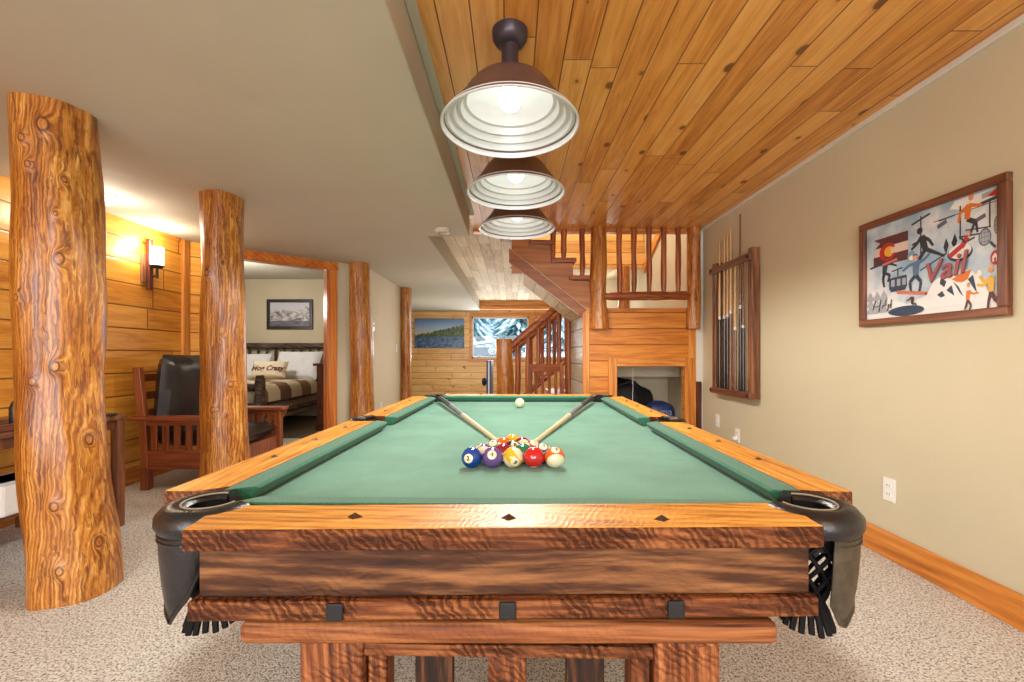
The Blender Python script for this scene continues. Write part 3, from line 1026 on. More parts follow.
# pockets
def pocket(cx, cy, facing, R=0.066, span=265, shield=True, olive=False, sh0=None, sh1=None, deep=None, kn=0.05, kf=0.05):
    """facing: angle (deg) pointing away from the table centre"""
    root = None
    # ring
    pts = []
    n = 40
    for i in range(n + 1):
        q = radians(facing - span / 2 + span * i / n)
        pts.append(Vector((cx + R * cos(q), cy + R * sin(q), 0)))
    prof = [(-0.018, -0.020), (-0.020, -0.004), (-0.014, 0.004), (0.0, 0.008), (0.014, 0.004), (0.024, -0.008), (0.025, -0.022), (0.019, -0.034), (0.006, -0.036)]
    vs, fs = [], []
    for i, p in enumerate(pts):
        q = radians(facing - span / 2 + span * i / n)
        r = Vector((cos(q), sin(q), 0))
        for (a, z) in prof:
            e = p + r * a
            vs.append((e.x, e.y, ZT - 0.002 + z))
    k = len(prof)
    for i in range(n):
        for j in range(k):
            j2 = (j + 1) % k
            fs.append((i * k + j, i * k + j2, (i + 1) * k + j2, (i + 1) * k + j))
    fs += [tuple(range(k))[::-1], tuple(range(n * k, (n + 1) * k))]
    lm = M['leather_o'] if olive else M['leather']
    ring = MB().add(vs, fs).build('pocket', M['leather'], TAB, smooth=True)
    # stitched piping on the top
    pp = []
    for i in range(n + 1):
        q = radians(facing - span / 2 + span * i / n)
        pp.append((cx + (R - 0.014) * cos(q), cy + (R - 0.014) * sin(q), ZT + 0.004))
    MB().tube(pp, 0.0018, 6).build('piping', M['piping'], ring, smooth=True)
    # dark pocket liner
    ln = MB()
    ln.lathe([(R - 0.012, -0.002), (R - 0.012, -0.02), (R - 0.016, -0.045), (R * 0.78, -0.07), (0.0, -0.075)], (cx, cy, ZT), 28)
    # net: crossing straps
    net = MB()
    m = 9
    for s in (-1, 1):
        for i in range(m):
            ptn = []
            for j in range(13):
                u = j / 12
                q = 2 * pi * i / m + s * u * 2.2
                rr = (R - 0.006) * (1 - 0.55 * u * u)
                ptn.append((cx + rr * cos(q), cy + rr * sin(q), ZT - 0.03 - 0.140 * u))
            net.tube(ptn, 0.0038, 6)
    net.build('net', M['strap'], ring, smooth=True)
    fr = MB()
    for i in range(16):
        q = 2 * pi * i / 16
        r0, r1 = 0.020, 0.040
        a = Vector((cx + r0 * cos(q), cy + r0 * sin(q), ZT - 0.165))
        b = Vector((cx + r1 * cos(q), cy + r1 * sin(q), ZT - 0.222 + 0.006 * random.random()))
        fr.tube([a, a.lerp(b, 0.5) + Vector((0, 0, 0.002)), b], [0.004, 0.0055, 0.0050], 6)
    fr.cyl((cx, cy, ZT - 0.152), (cx, cy, ZT - 0.176), 0.028, 0.025, 16)
    fr.build('fringe', M['strap'], ring, smooth=True)
    if shield:
        # hanging leather shield with scalloped point
        vs, fs = [], []
        nu, nv = 40, 12
        if sh0 is None:
            sh0, sh1, deep = facing - 62, facing + 62, facing
        sp_ = sh1 - sh0
        facing = (sh0 + sh1) / 2

        def depth(u):     # u -1..1
            qd = facing + u * sp_ / 2 - deep
            return 0.158 - (kf if qd > 0 else kn) * (abs(qd) / 62.0) ** 1.5 - 0.008 * abs(sin(qd * 0.10)) - (0.03 * max(0, abs(u) - 0.8) / 0.2)
        for lay in (0, 1):
            for i in range(nu + 1):
                u = -1 + 2 * i / nu
                q = radians(facing + u * sp_ / 2)
                D = depth(u)
                for j in range(nv + 1):
                    v = j / nv
                    rr = R + 0.016 + 0.002 * lay - 0.012 * v * v
                    vs.append((cx + rr * cos(q), cy + rr * sin(q), ZT - 0.030 - D * v))
        L_ = (nu + 1) * (nv + 1)
        idx = lambda l, i, j: l * L_ + i * (nv + 1) + j
        for l in (0, 1):
            for i in range(nu):
                for j in range(nv):
                    fs.append((idx(l, i, j), idx(l, i + 1, j), idx(l, i + 1, j + 1), idx(l, i, j + 1)))
        for i in range(nu):
            fs.append((idx(0, i, nv), idx(1, i, nv), idx(1, i + 1, nv), idx(0, i + 1, nv)))
            fs.append((idx(0, i, 0), idx(1, i, 0), idx(1, i + 1, 0), idx(0, i + 1, 0)))
        for j in range(nv):
            fs.append((idx(0, 0, j), idx(1, 0, j), idx(1, 0, j + 1), idx(0, 0, j + 1)))
            fs.append((idx(0, nu, j), idx(1, nu, j), idx(1, nu, j + 1), idx(0, nu, j + 1)))
        sh = MB().add(vs, fs).build('shield', lm, ring, smooth=True)
        bd = MB()
        for inset in (0.0, 0.010):
            pts = []
            for i in range(nu + 1):
                u = -1 + 2 * i / nu
                u2 = u * (1 - inset * 5)
                q = radians(facing + u2 * sp_ / 2)
                rr = R + 0.018 - 0.011
                pts.append((cx + rr * cos(q), cy + rr * sin(q), ZT - 0.030 - (depth(u) - inset)))
            q0 = radians(facing - (1 - inset * 5) * sp_ / 2); q1 = radians(facing + (1 - inset * 5) * sp_ / 2)
            pts = [(cx + (R + 0.018) * cos(q0), cy + (R + 0.018) * sin(q0), ZT - 0.036)] + pts + [(cx + (R + 0.018) * cos(q1), cy + (R + 0.018) * sin(q1), ZT - 0.036)]
            bd.tube(pts, 0.0022, 6)
        for zz in (0.040, 0.048):
            bd.tube([(cx + (R + 0.0185) * cos(radians(facing + sp_ / 2 * (-1 + i / 20))), cy + (R + 0.0185) * sin(radians(facing + sp_ / 2 * (-1 + i / 20))), ZT - zz) for i in range(41)], 0.002, 6)
        bd.build('stitching', M['leather'] if not olive else M['leather_o'], ring, smooth=True)
    # a plain liner under the ring
    ln.build('liner', M['inner_dark'], ring, smooth=True)
    return ring


pocket(-0.550, -1.084, 222, R=0.060, sh0=172, sh1=312, deep=244, kn=0.035, kf=0.125)
pocket(0.544, -1.066, 318, R=0.060, olive=True, sh0=268, sh1=385, deep=290, kn=0.0, kf=0.055)
pocket(-0.556, 1.075, 138, R=0.06)
pocket(0.556, 1.075, 42, R=0.06)
pocket(-0.645, 0.0, 180, R=0.050, span=200)
pocket(0.645, 0.0, 0, R=0.050, span=200)

# ------------------------------------------------------------------ balls
R_B = 0.0286
BCOL = {1: (224, 178, 40), 2: (14, 66, 148), 3: (196, 30, 36), 4: (104, 76, 140), 5: (226, 104, 40), 6: (20, 120, 84), 7: (140, 22, 50), 8: (24, 24, 26)}
BN = {1: 'yellow', 2: 'blue', 3: 'red', 4: 'purple', 5: 'orange', 6: 'green', 7: 'maroon', 8: 'black'}
bmats = {}


def ball_mat(n):
    if n in bmats:
        return bmats[n]
    t = NT('ball_%s_%s' % ('stripe' if n > 8 else 'solid', 'cue' if n == 0 else BN[n - 8 if n > 8 else n]))
    ivory = rgb(238, 226, 196)
    if n == 0:
        col = t.mix(t.noise(t.obj(), 5, 1), rgb(236, 222, 180), rgb(242, 230, 192))
    else:
        c = rgb(*BCOL[n - 8 if n > 8 else n])
        X = t.sep(t.obj())
        if n > 8:
            z = t.math('ABSOLUTE', X[2])
            col = t.mix(t.math('GREATER_THAN', z, R_B * 0.52), c, ivory)
        else:
            col = t.mix(t.noise(t.obj(), 5, 1), c, c)
        # number disc on the +x and -x poles
        rr = t.math('SQRT', t.math('ADD', t.math('MULTIPLY', X[1], X[1]), t.math('MULTIPLY', X[2], X[2])))
        col = t.mix(t.math('LESS_THAN', rr, R_B * 0.44), col, ivory)
    t.set(color=col, rough=0.06, coat=0.6, coatr=0.03, spec=0.6)
    bmats[n] = t.mat
    return t.mat


M['digit'] = plain('ball_digit_black', (0.01, 0.01, 0.012, 1), 0.2)


def ball(n, x, y, look, label, group):
    """look: direction the number disc faces; roll: extra rotation"""
    o = MB().sphere((0, 0, 0), R_B, 40, 24).build('cue_ball' if n == 0 else 'billiard_ball', ball_mat(n), None, smooth=True)
    o.location = TAB_pt(x, y, ZB + R_B)
    d, roll = look
    d = Vector(d).normalized()
    # local +x -> d, local z as up as possible, then roll
    up = Vector((0, 0, 1))
    if abs(d.z) > 0.95:
        up = Vector((0, 1, 0))
    yv = up.cross(d).normalized()
    zv = d.cross(yv).normalized()
    Rm = Matrix((d, yv, zv)).transposed().to_4x4() @ Matrix.Rotation(radians(roll), 4, 'X')
    o.rotation_euler = Rm.to_euler()
    tag(o, label, 'billiard ball', group)
    if n:
        for sg in (1, -1):
            vs, fs = text_mesh(str(n), R_B * (0.56 if n < 10 else 0.46), 0, 0, 0.0006)
            out = []
            for p in vs:
                Yc, Zc = p.x * sg, p.y
                Xc = sqrt(max(0, (R_B * 1.006) ** 2 - Yc * Yc - Zc * Zc)) * sg
                out.append((Xc, Yc, Zc))
            MB().add(out, fs).build('number', M['digit'], o, recalc=False)
    return o


def TAB_pt(x, y, z):
    return Vector((x, y, z))


GB = 'racked billiard balls'
y0 = 1.217
dr = R_B * 2 * 0.8665
bx = 0.003
rows = [
    [(2, (-.25, -1, .12), 0), (4, (0.0, -1, .55), 0), (9, (.22, -1, -.30), -50), (3, (0.0, .35, 1), 0), (13, (0.05, -.5, 1), 0)],
    [(12, (-.6, -.1, .9), 90), (7, (0, 1, .2), 0), (6, (.3, .8, .5), 0), (10, (0, -.6, 1), 90)],
    [(14, (-.1, -.6, 1), 90), (8, (.25, -.8, .75), 0), (11, (.2, -.5, 1), 90)],
    [(5, (1, .1, 0), 0), (15, (.8, .2, .6), 90)],
    [(1, (1, .2, 0), 0)],
]
pos_txt = {
    2: 'solid blue ball numbered 2 at the left front corner of the rack',
    4: 'solid purple ball numbered 4 in the front row beside the blue ball',
    9: 'yellow striped ball in the middle of the front row of the rack',
    3: 'solid crimson red ball second from the right in the front row',
    13: 'orange-red striped ball at the right front corner of the rack',
    12: 'cream ball with purple stripe behind the blue and purple front balls',
    7: 'solid maroon ball peeking between the purple and yellow striped front balls',
    6: 'solid green ball behind the gap beside the crimson front ball',
    10: 'dark blue striped ball just behind the right front corner ball',
    14: 'green striped ball in the third row at the left edge of the rack',
    8: 'black ball in the centre of the rack',
    11: 'red striped ball in the third row at the right edge of the rack',
    5: 'solid orange ball in the fourth row left, near the left cue tip',
    15: 'cream ball with maroon stripe in the fourth row, right side',
    1: 'solid yellow ball at the far point of the rack',
}
for r, row in enumerate(rows):
    m = len(row)
    for k, (n, d, roll) in enumerate(row):
        ball(n, bx + (k - (m - 1) / 2) * R_B * 2.008, y0 + r * dr, (d, roll), pos_txt[n], GB)
ball(0, 0.046, 2.60, ((0, 0, 1), 0), 'ivory cue ball alone on the felt near the far cushion', 'balls on the felt')


# ------------------------------------------------------------------ cues on the table
def cue(name, tip, butt, label, group, wood='cuewood'):
    tip, butt = Vector(tip), Vector(butt)
    L = (butt - tip).length
    o = bpy.data.objects.new(name, None)
    COL.objects.link(o)
    o.location = tip
    d = (butt - tip).normalized()
    o.rotation_euler = d.to_track_quat('Y', 'Z').to_euler()
    tag(o, label, 'pool cue', group)
    rad = lambda u: 0.0075 + (0.0155 - 0.0075) * u
    MB().cyl((0, 0.012, 0), (0, L * 0.47, 0), rad(0), rad(0.47), 20).build('shaft', M[wood], o, smooth=True)
    MB().cyl((0, 0, 0), (0, 0.012, 0), 0.0058, 0.0062, 16).build('tip', M['plastic'], o, smooth=True)
    MB().cyl((0, L * 0.47, 0), (0, L * 0.72, 0), rad(0.47) + .0004, rad(0.72) + .0004, 20).build('forearm', M['grey'], o, smooth=True)
    MB().cyl((0, L * 0.72, 0), (0, L, 0), rad(0.72), rad(1.0), 20).cyl((0, L, 0), (0, L + 0.006, 0), 0.0152, 0.010, 20).build('butt', M['cue_butt'], o, smooth=True)
    MB().cyl((0, L * 0.463, 0), (0, L * 0.474, 0), rad(0.48) + .0008, rad(0.48) + .0008, 20).build('joint_ring', M['enamel'], o, smooth=True)
    return o


M['grey'] = plain('grey_marbled_cue', rgb(122, 124, 126), 0.45, 0, 0, 60, 0.3)
M['cue_butt'] = plain('dark_grey_cue', rgb(62, 64, 68), 0.45, 0, 0, 60, 0.25)
cue('pool_cue', (-0.030, 1.48, ZB + 0.007), (-0.462, 2.84, ZB + 0.034), 'maple pool cue lying from the rack to the far left pocket', 'cues crossed on the felt')
cue('pool_cue', (0.062, 1.48, ZB + 0.007), (0.512, 2.84, ZB + 0.034), 'maple pool cue lying from the rack to the far right pocket', 'cues crossed on the felt')

# ================================================================== PENDANT LIGHTS


def shade_profile():
    """outer bell then ribbed white inside"""
    outer = [(0.032, 0.222), (0.044, 0.210), (0.070, 0.200), (0.110, 0.186), (0.146, 0.164), (0.170, 0.136), (0.190, 0.104), (0.213, 0.074), (0.240, 0.042), (0.262, 0.018), (0.273, 0.0)]
    inner = [(0.2745, 0.004), (0.2748, -0.001), (0.268, -0.002)]
    # stepped ribs: a sloping wall, then a flat shelf
    rr = [(0.261, 0.022), (0.246, 0.020), (0.238, 0.044), (0.222, 0.042), (0.212, 0.068), (0.196, 0.066), (0.186, 0.092), (0.172, 0.094), (0.160, 0.122), (0.134, 0.150), (0.098, 0.172), (0.05, 0.188), (0.0, 0.192)]
    return outer, inner + rr


LX = [(-0.008, 1.757, 'large bronze barn-style pendant lamp nearest the viewer'), (0.022, 2.48, 'bronze barn-style pendant lamp in the middle of the row of three'), (0.037, 3.19, 'bronze barn-style pendant lamp farthest away in the row of three')]
lamp0 = None
for i, (lx, ly, lab) in enumerate(LX):
    if lamp0 is None:
        L = thing('pendant_lamp', lab, 'pendant lamp', (lx, ly, 0), 0, 'barn pendants over the pool table')
        o_, i_ = shade_profile()
        z0 = 1.960
        MB().lathe([(r, z + z0) for r, z in o_] , seg=72).build('shade', [M['bronze']], L, smooth=True, recalc=False)
        MB().lathe([(r, z + z0) for r, z in i_], seg=72).build('reflector', [M['enamel']], L, smooth=True, recalc=False)
        # fine subdivision keeps ribs crisp
        MB().cyl((0, 0, z0 + 0.212), (0, 0, ZC - 0.02), 0.034, 0.034, 32).lathe([(0.034, z0 + 0.236), (0.039, z0 + 0.232), (0.039, z0 + 0.216), (0.032, z0 + 0.210)], seg=32).build('stem', M['bronze_dark'], L, smooth=True)
        MB().lathe([(0.0, ZC - 0.062), (0.034, ZC - 0.060), (0.056, ZC - 0.050), (0.070, ZC - 0.028), (0.072, ZC)], seg=40).build('canopy', M['bronze_dark'], L, smooth=True)
        b = MB().sphere((0, 0, 2.070), 0.046, 28, 18)
        b.cyl((0, 0, 2.10), (0, 0, 2.14), 0.024, 0.026, 20)
        b.build('bulb', M['bulb'], L, smooth=True)
        MB().cyl((0, 0, 2.125), (0, 0, 2.15), 0.032, 0.034, 24).build('socket', M['enamel'], L, smooth=True)
        lamp0 = L
    else:
        L = copy_tree(lamp0)
        L.location = (lx, ly, 0)
        L['label'] = lab
    point('pendant_bulb_glow', (lx, ly, 2.005), 0.16, (1.0, 0.97, 0.93), 0.04)
    sl = bpy.data.lights.new('pendant_downlight', 'SPOT')
    sl.energy = 44
    sl.color = (1.0, 0.95, 0.86)
    sl.spot_size = radians(168)
    sl.spot_blend = 0.35
    sl.shadow_soft_size = 0.10
    so = bpy.data.objects.new('pendant_downlight', sl)
    so.location = (lx, ly, 1.94)
    COL.objects.link(so)

# ================================================================== LOG COLUMNS
def column(x, y, H, path, radii, knots, label, seed, n=260, seg=96):
    o = log_column(None, 'log_column', path, radii, knots, seg, n, 'log', seed)
    o.location = (x, y, 0)
    return tag(o, label, 'log column', 'peeled log columns along the low ceiling')


# angles: camera lies towards +x,-y from the left columns
def ang(x, y, px):
    """surface angle of a column that faces picture column px"""
    return 0


column(-2.01, 1.965, ZS, [(0.062, 0, -0.02), (0.022, 0, 0.5), (-0.01, 0, 1.0), (-0.005, 0, 1.6), (-0.035, 0, ZS + 0.01)], [0.154, 0.150, 0.142, 0.148, 0.146],
       [(0.08, -62, 0.017), (0.21, -60, 0.018), (0.47, -78, 0.017), (0.50, -50, 0.019), (0.69, -46, 0.020), (0.84, -38, 0.012), (0.94, -58, 0.026), (0.91, -85, 0.014), (0.86, -80, 0.013), (0.34, -14, 0.022), (0.12, -12, 0.02), (0.77, -50, 0.009), (0.62, -100, 0.012)],
       'thick knotty peeled log column at the far left, nearest the viewer', 1.3, 340, 120)
column(-1.972, 3.02, ZS, [(0.01, 0, -0.02), (0.0, 0, 0.7), (-0.01, 0, 1.3), (-0.02, 0, ZS + 0.01)], [0.155, 0.135, 0.132, 0.130],
       [(0.42, -42, 0.022), (0.33, -85, 0.018), (0.60, -60, 0.010), (0.81, -58, 0.010), (0.78, -95, 0.016), (0.93, -12, 0.014), (0.31, -55, 0.012), (0.15, -40, 0.016)],
       'peeled log column in front of the armchair, second from the viewer', 4.1, 240, 84)
column(-1.80, 5.24, ZS, [(0.02, 0, -0.02), (0.01, 0, 1.0), (-0.01, 0, ZS + 0.01)], [0.145, 0.130, 0.112],
       [(0.35, -60, 0.014), (0.6, -90, 0.012), (0.8, -50, 0.012)], 'peeled log column right of the bedroom doorway', 7.7, 120, 48)
column(-1.725, 7.15, ZS, [(0.0, 0, -0.02), (0, 0, 1.0), (0.0, 0, ZS + 0.01)], [0.10, 0.085, 0.082],
       [(0.5, -80, 0.01)], 'slender peeled log column at the far end of the hallway wall', 9.2, 80, 40)

# ================================================================== STAIRCASE
ST = thing('staircase', 'log-railed pine staircase turning at a landing above the storage nook', 'staircase', (0, 0, 0))
YS0, YS1 = 4.47, 5.35
ZLD = 1.50
# landing
MB().box(0.80, XR - 0.005, YN + 0.061, 5.50, ZLD - 0.04, ZLD).box(1.70, XR - 0.005, 5.5, 6.4, ZLD - 0.04, ZLD).build('landing', M['stairwood'], ST)
# upper flight: rises to the left
RUN, RISE = 0.225, 0.180
x_start = 0.80
sk = []
# stepped skirt board with straight lower edge
pts = [(-0.005, 2.335), (-0.005, 1.885), (0.12, 1.885)]
pts += [(0.76, 1.43), (0.80, 1.43), (0.80, 1.50)]
n_step = 5
xx, zz = 0.80, 1.50
top = []
steps = [(0.80, 0.80 - 0.012, 1.86), ]
prof = [(0.80, 1.50), (0.80, 1.86 - 0.03)]
# treads visible at z 1.86 and 2.04
prof = [(0.82, 1.45), (0.82, 1.81), (0.625, 1.81), (0.625, 1.99), (0.40, 1.99), (0.40, 2.17), (0.175, 2.17), (0.175, 2.335), (-0.005, 2.335), (-0.005, 1.885), (0.14, 1.885), (0.74, 1.42)]
MB().prism([(x, YS0 + 0.035, z) for x, z in prof], (0, 0.05, 0)).build('skirt_board', M['stairwood'], ST, bevel=0.002)
# stringer (sloping trim board on the face)
st = [(-0.03, 2.135), (-0.03, 1.99), (0.677, 1.455), (0.765, 1.51)]
MB().prism([(x, YS0, z) for x, z in st], (0, 0.036, 0)).build('stringer', M['stringerwood'], ST, bevel=0.002)
# thin pale beads drawing the highlight lines along the stringer edges
MB().cyl((-0.03, YS0 - 0.002, 2.135), (0.765, YS0 - 0.002, 1.510), 0.0035, None, 6).cyl((-0.03, YS0 - 0.002, 1.99), (0.677, YS0 - 0.002, 1.455), 0.0035, None, 6).build('edge_highlight', M['ceil_daylit'], ST)
# plank soffit under the flight
sof = [(0.13, 1.905), (0.72, 1.448), (0.72, 1.49), (0.15, 1.94)]
MB().prism([(x, YS0 + 0.09, z) for x, z in sof], (0, YS1 - YS0 - 0.09, 0)).build('soffit', M['ceil_daylit'], ST)
for k, (xa, z) in enumerate(((0.80, 1.68), (0.80 - 0.0, 1.86), (0.64, 2.04), (0.415, 2.22))):
    if k == 0:
        continue
    x1 = {1: 0.84, 2: 0.655, 3: 0.43}[k]
    x0 = x1 - 0.255
    MB().box(x0, x1, YS0 - 0.012, YS1, z - 0.045, z).build('tread', M['railwood_x'], ST, bevel=0.008)
    MB().box(x0 + 0.01, x0 + 0.025, YS0 + 0.085, YS1 - 0.04, z, z + 0.135).build('riser', M['stairwood'], ST)
# upper flight balusters
for (x, z) in ((0.72, 1.86), (0.53, 2.04), (0.42, 2.04)):
    m = MB(); pole(m, (x, YS0 + 0.04, z), (x, YS0 + 0.04, ZC + 0.35), 0.029, 12, 8, x * 7)
    m.build('baluster', M['railwood'], ST, smooth=True)
# landing railing
YR = YN - 0.045
for k, px in enumerate((1.088, 1.234, 1.388, 1.535, 1.682)):
    m = MB(); pole(m, (px, YR, 1.675), (px, YR, 2.60), 0.028, 12, 10, px * 5)
    m.build('baluster', M['railwood'], ST, smooth=True)
m = MB(); pole(m, (0.93, YR, 1.645), (1.82, YR, 1.652), 0.044, 14, 12, 3.1, 0.10)
m.build('bottom_rail', M['railwood_x'], ST, smooth=True)
m = MB(); pole(m, (0.9, YR, 2.62), (1.85, YR, 2.62), 0.044, 14, 12, 5.1, 0.10)
m.build('top_rail', M['railwood_x'], ST, smooth=True)
# log newels hanging on the face of the nook wall
o = log_column(ST, 'newel_post', [(0.885, YR + 0.01, 1.31), (0.875, YR + 0.01, 1.7), (0.88, YR + 0.01, 2.0), (0.868, YR + 0.01, 2.8)], [0.086, 0.080, 0.078, 0.076], [(0.1, -90, 0.012), (0.32, -110, 0.012), (0.45, -170, 0.014), (0.42, -20, 0.014)], 40, 120, 'log2', 2.2, 0.009)
o = log_column(ST, 'newel_post', [(1.84, YR + 0.01, 1.31), (1.845, YR + 0.01, 1.8), (1.845, YR + 0.01, 2.8)], [0.070, 0.066, 0.066], [(0.05, -90, 0.008), (0.3, -100, 0.008)], 32, 80, 'log2', 5.2, 0.005)
MB().box(0.93, 1.0, YN + 0.3, YN + 0.4, 1.50, 1.60).build('newel_block', M['railwood'], ST)
# lower flight: starts at the left newel and climbs to the right behind the nook wall
YLF0, YLF1 = 5.55, 6.40
for k in range(8):
    z = 0.1875 * (k + 1)
    x = 0.06 + 0.225 * k
    MB().box(x - 0.02, x + 0.245, YLF0, YLF1, z - 0.04, z).build('tread', M['stairwood'], ST, bevel=0.006)
    MB().box(x, x + 0.018, YLF0 + 0.03, YLF1 - 0.03, z - 0.1875, z - 0.04).build('riser', M['stairwood'], ST)
MB().prism([(0.05, YLF0 + 0.01, 0.0), (0.30, YLF0 + 0.01, 0.0), (1.86, YLF0 + 0.01, 1.28), (1.86, YLF0 + 0.01, 1.46), (0.05, YLF0 + 0.01, 0.14)], (0, 0.04, 0)).build('stringer', M['stairwood'], ST, bevel=0.003)
NEWX = -0.10
log_column(ST, 'newel_post', [(NEWX, YLF0 + 0.03, 0.0), (NEWX + 0.01, YLF0 + 0.03, 0.7), (NEWX, YLF0 + 0.03, 1.255)], [0.115, 0.108, 0.104], [(0.6, -90, 0.014), (0.8, -60, 0.01)], 40, 90, 'log2', 6.2, 0.008)
r0 = Vector((NEWX + 0.06, YLF0 + 0.03, 1.13))
r1 = Vector((0.78, YLF0 + 0.03, 1.84))
m = MB(); pole(m, r0, r1, 0.050, 14, 12, 8.3, 0.08)
m.build('handrail', M['railwood_x'], ST, smooth=True)
q0 = Vector((0.36, YLF0 + 0.03, 0.72)); q1 = Vector((0.84, YLF0 + 0.03, 1.12))
m = MB(); pole(m, (NEWX + 0.06, YLF0 + 0.03, 0.36), q1, 0.036, 12, 12, 8.9, 0.08)
m.build('bottom_rail', M['railwood_x'], ST, smooth=True)
for k in range(6):
    u = (k + 0.8) / 6.2
    x = r0.x + (r1.x - r0.x) * u
    zt = r0.z + (r1.z - r0.z) * u
    zb = 0.36 + (1.12 - 0.36) * (x - NEWX - 0.06) / (0.84 - NEWX - 0.06)
    m = MB(); pole(m, (x, YLF0 + 0.03, zb), (x + 0.005, YLF0 + 0.03, zt), 0.030, 12, 8, k * 3.3)
    m.build('baluster', M['railwood'], ST, smooth=True)
m = MB(); pole(m, (0.715, YLF0 - 0.02, 0.0), (0.705, YLF0 - 0.02, 1.78), 0.045, 14, 10, 2.9, 0.06)
m.build('support_post', M['railwood'], ST, smooth=True)
# far-side balusters and rail of the lower flight
YB = YLF1 - 0.04
m = MB(); pole(m, (0.0, YB, 1.10), (0.9, YB, 1.83), 0.045, 12, 10, 4.3, 0.08)
m.build('handrail', M['railwood_x'], ST, smooth=True)
for k in range(5):
    x = 0.10 + 0.17 * k
    m = MB(); pole(m, (x, YB, 0.40 + 0.83 * x), (x, YB, 1.10 + 0.81 * x), 0.028, 10, 8, k * 2.3 + 1)
    m.build('baluster', M['railwood'], ST, smooth=True)
# log post seen behind the landing railing
log_column(ST, 'newel_post', [(1.62, 6.35, 1.50), (1.62, 6.35, 2.0), (1.62, 6.35, 2.33)], [0.08, 0.078, 0.076], [(0.6, -90, 0.01)], 28, 50, 'log2', 3.2, 0.006)

# ================================================================== RIGHT WALL: POSTER, CUE RACK, OUTLETS
PO = thing('framed_poster', 'walnut-framed poster of winter sports with the word Vail', 'framed picture', (XR, 2.075, 1.205))
y0p, y1p, hp = -0.365, 0.365, 0.56      # local y from near (-) to far (+); local z 0..hp
fwid = 0.036
fm = MB()
XF = -0.028
for (a, b, c, d) in ((y0p, y1p, 0, fwid), (y0p, y1p, hp - fwid, hp), (y0p, y0p + fwid, fwid, hp - fwid), (y1p - fwid, y1p, fwid, hp - fwid)):
    fm.box(XF, -0.001, a, b, c, d, 1 if c > 0 and d < hp else 0)
fm.build('frame', [M['walnut'], M['walnut_z']], PO, bevel=0.003)
# the print: flat shapes on one sheet; uv: u 0..1 left(far) -> right(near), v 0..1 bottom -> top
pm = MB()
PMATS = []
PIDX = {}


def pcol(key, c, rough=0.35):
    if key not in PIDX:
        PIDX[key] = len(PMATS)
        PMATS.append(plain('print_' + key, rgb(*c), rough, 0, 0, 12, 0.04))
    return PIDX[key]


t = NT('print_background')
P = t.obj()
n1 = t.noise(P, 5.0, 4, 0.6)
col = t.ramp(n1, [(0.36, rgb(150, 180, 204)), (0.50, rgb(196, 212, 224)), (0.62, rgb(232, 234, 236))])
t.set(color=col, rough=0.3)
PIDX['bg'] = 0
PMATS.append(t.mat)
for k, c in (('dark', (48, 48, 60)), ('black', (26, 26, 32)), ('grey', (96, 104, 122)), ('maroon', (92, 48, 52)), ('red', (190, 44, 42)), ('orange', (228, 122, 44)), ('yellow', (240, 184, 60)),
             ('white', (240, 240, 238)), ('pink', (232, 206, 196)), ('blue', (88, 118, 150)), ('navy', (46, 66, 92)), ('teal', (120, 164, 176)), ('rose', (178, 88, 92)), ('salmon', (214, 120, 96)), ('lgrey', (170, 176, 186)), ('skin', (224, 160, 120))):
    pcol(k, c)
UW = (y1p - y0p - 2 * fwid)
VH = hp - 2 * fwid


def uv(u, v, lay):
    return (XF + 0.018 - 0.0003 * lay, y1p - fwid - u * UW, fwid + v * VH)


LAY = [1]


def poly(key, pts):
    LAY[0] += 1
    vs = [uv((2.4 - 849.2 / (353.9 + 127.7 * u)) / 0.637, v, 1 + LAY[0] * 0.08) for u, v in pts]
    pm.add(vs, [tuple(range(len(vs)))], PIDX[key])


def disc(key, cu, cv, ru, rv, n=20, a0=0, a1=360, rot=0):
    pts = []
    for i in range(n):
        q = radians(a0 + (a1 - a0) * i / (n if a1 - a0 == 360 else n - 1))
        x, y = ru * cos(q), rv * sin(q)
        pts.append((cu + x * cos(rot) - y * sin(rot), cv + x * sin(rot) + y * cos(rot)))
    poly(key, pts)


def seg(key, a, b, wd, wd2=None):
    ax, ay = a; bx_, by = b
    k = UW / VH
    dx, dy = (bx_ - ax) * k, by - ay
    L = sqrt(dx * dx + dy * dy) or 1
    nx, ny = -dy / L / k, dx / L
    w2 = wd if wd2 is None else wd2
    poly(key, [(ax + nx * wd, ay + ny * wd), (bx_ + nx * w2, by + ny * w2), (bx_ - nx * w2, by - ny * w2), (ax - nx * wd, ay - ny * wd)])


def person(key, legkey, c, s, pose, headkey='skin'):
    """pose: dict of joints relative to c in units of s"""
    k = VH / UW
    T = lambda p: (c[0] + p[0] * s * k, c[1] + p[1] * s)
    hip, neck, head = T(pose['hip']), T(pose['neck']), T(pose['head'])
    for kn, ft in pose['legs']:
        seg(legkey, hip, T(kn), 0.085 * s, 0.065 * s)
        seg(legkey, T(kn), T(ft), 0.062 * s, 0.045 * s)
    seg(key, hip, neck, 0.11 * s, 0.14 * s)
    for el, hd in pose['arms']:
        seg(key, neck, T(el), 0.07 * s, 0.06 * s)
        seg(key, T(el), T(hd), 0.06 * s, 0.045 * s)
    disc(headkey, head[0], head[1], 0.11 * s * k, 0.12 * s)
    disc(key, head[0], head[1] + 0.05 * s, 0.11 * s * k, 0.08 * s, 12, 0, 180)


poly('bg', [(0, 0), (1, 0), (1, 1), (0, 1)])
# snow field at the bottom and clouds
poly('white', [(0, 0), (1, 0), (1, .10), (.80, .14), (.62, .10), (.45, .18), (.30, .12), (.14, .22), (0, .34)])
poly('white', [(.62, .93), (.80, .86), (.97, .90), (.99, .98), (.66, .99)])
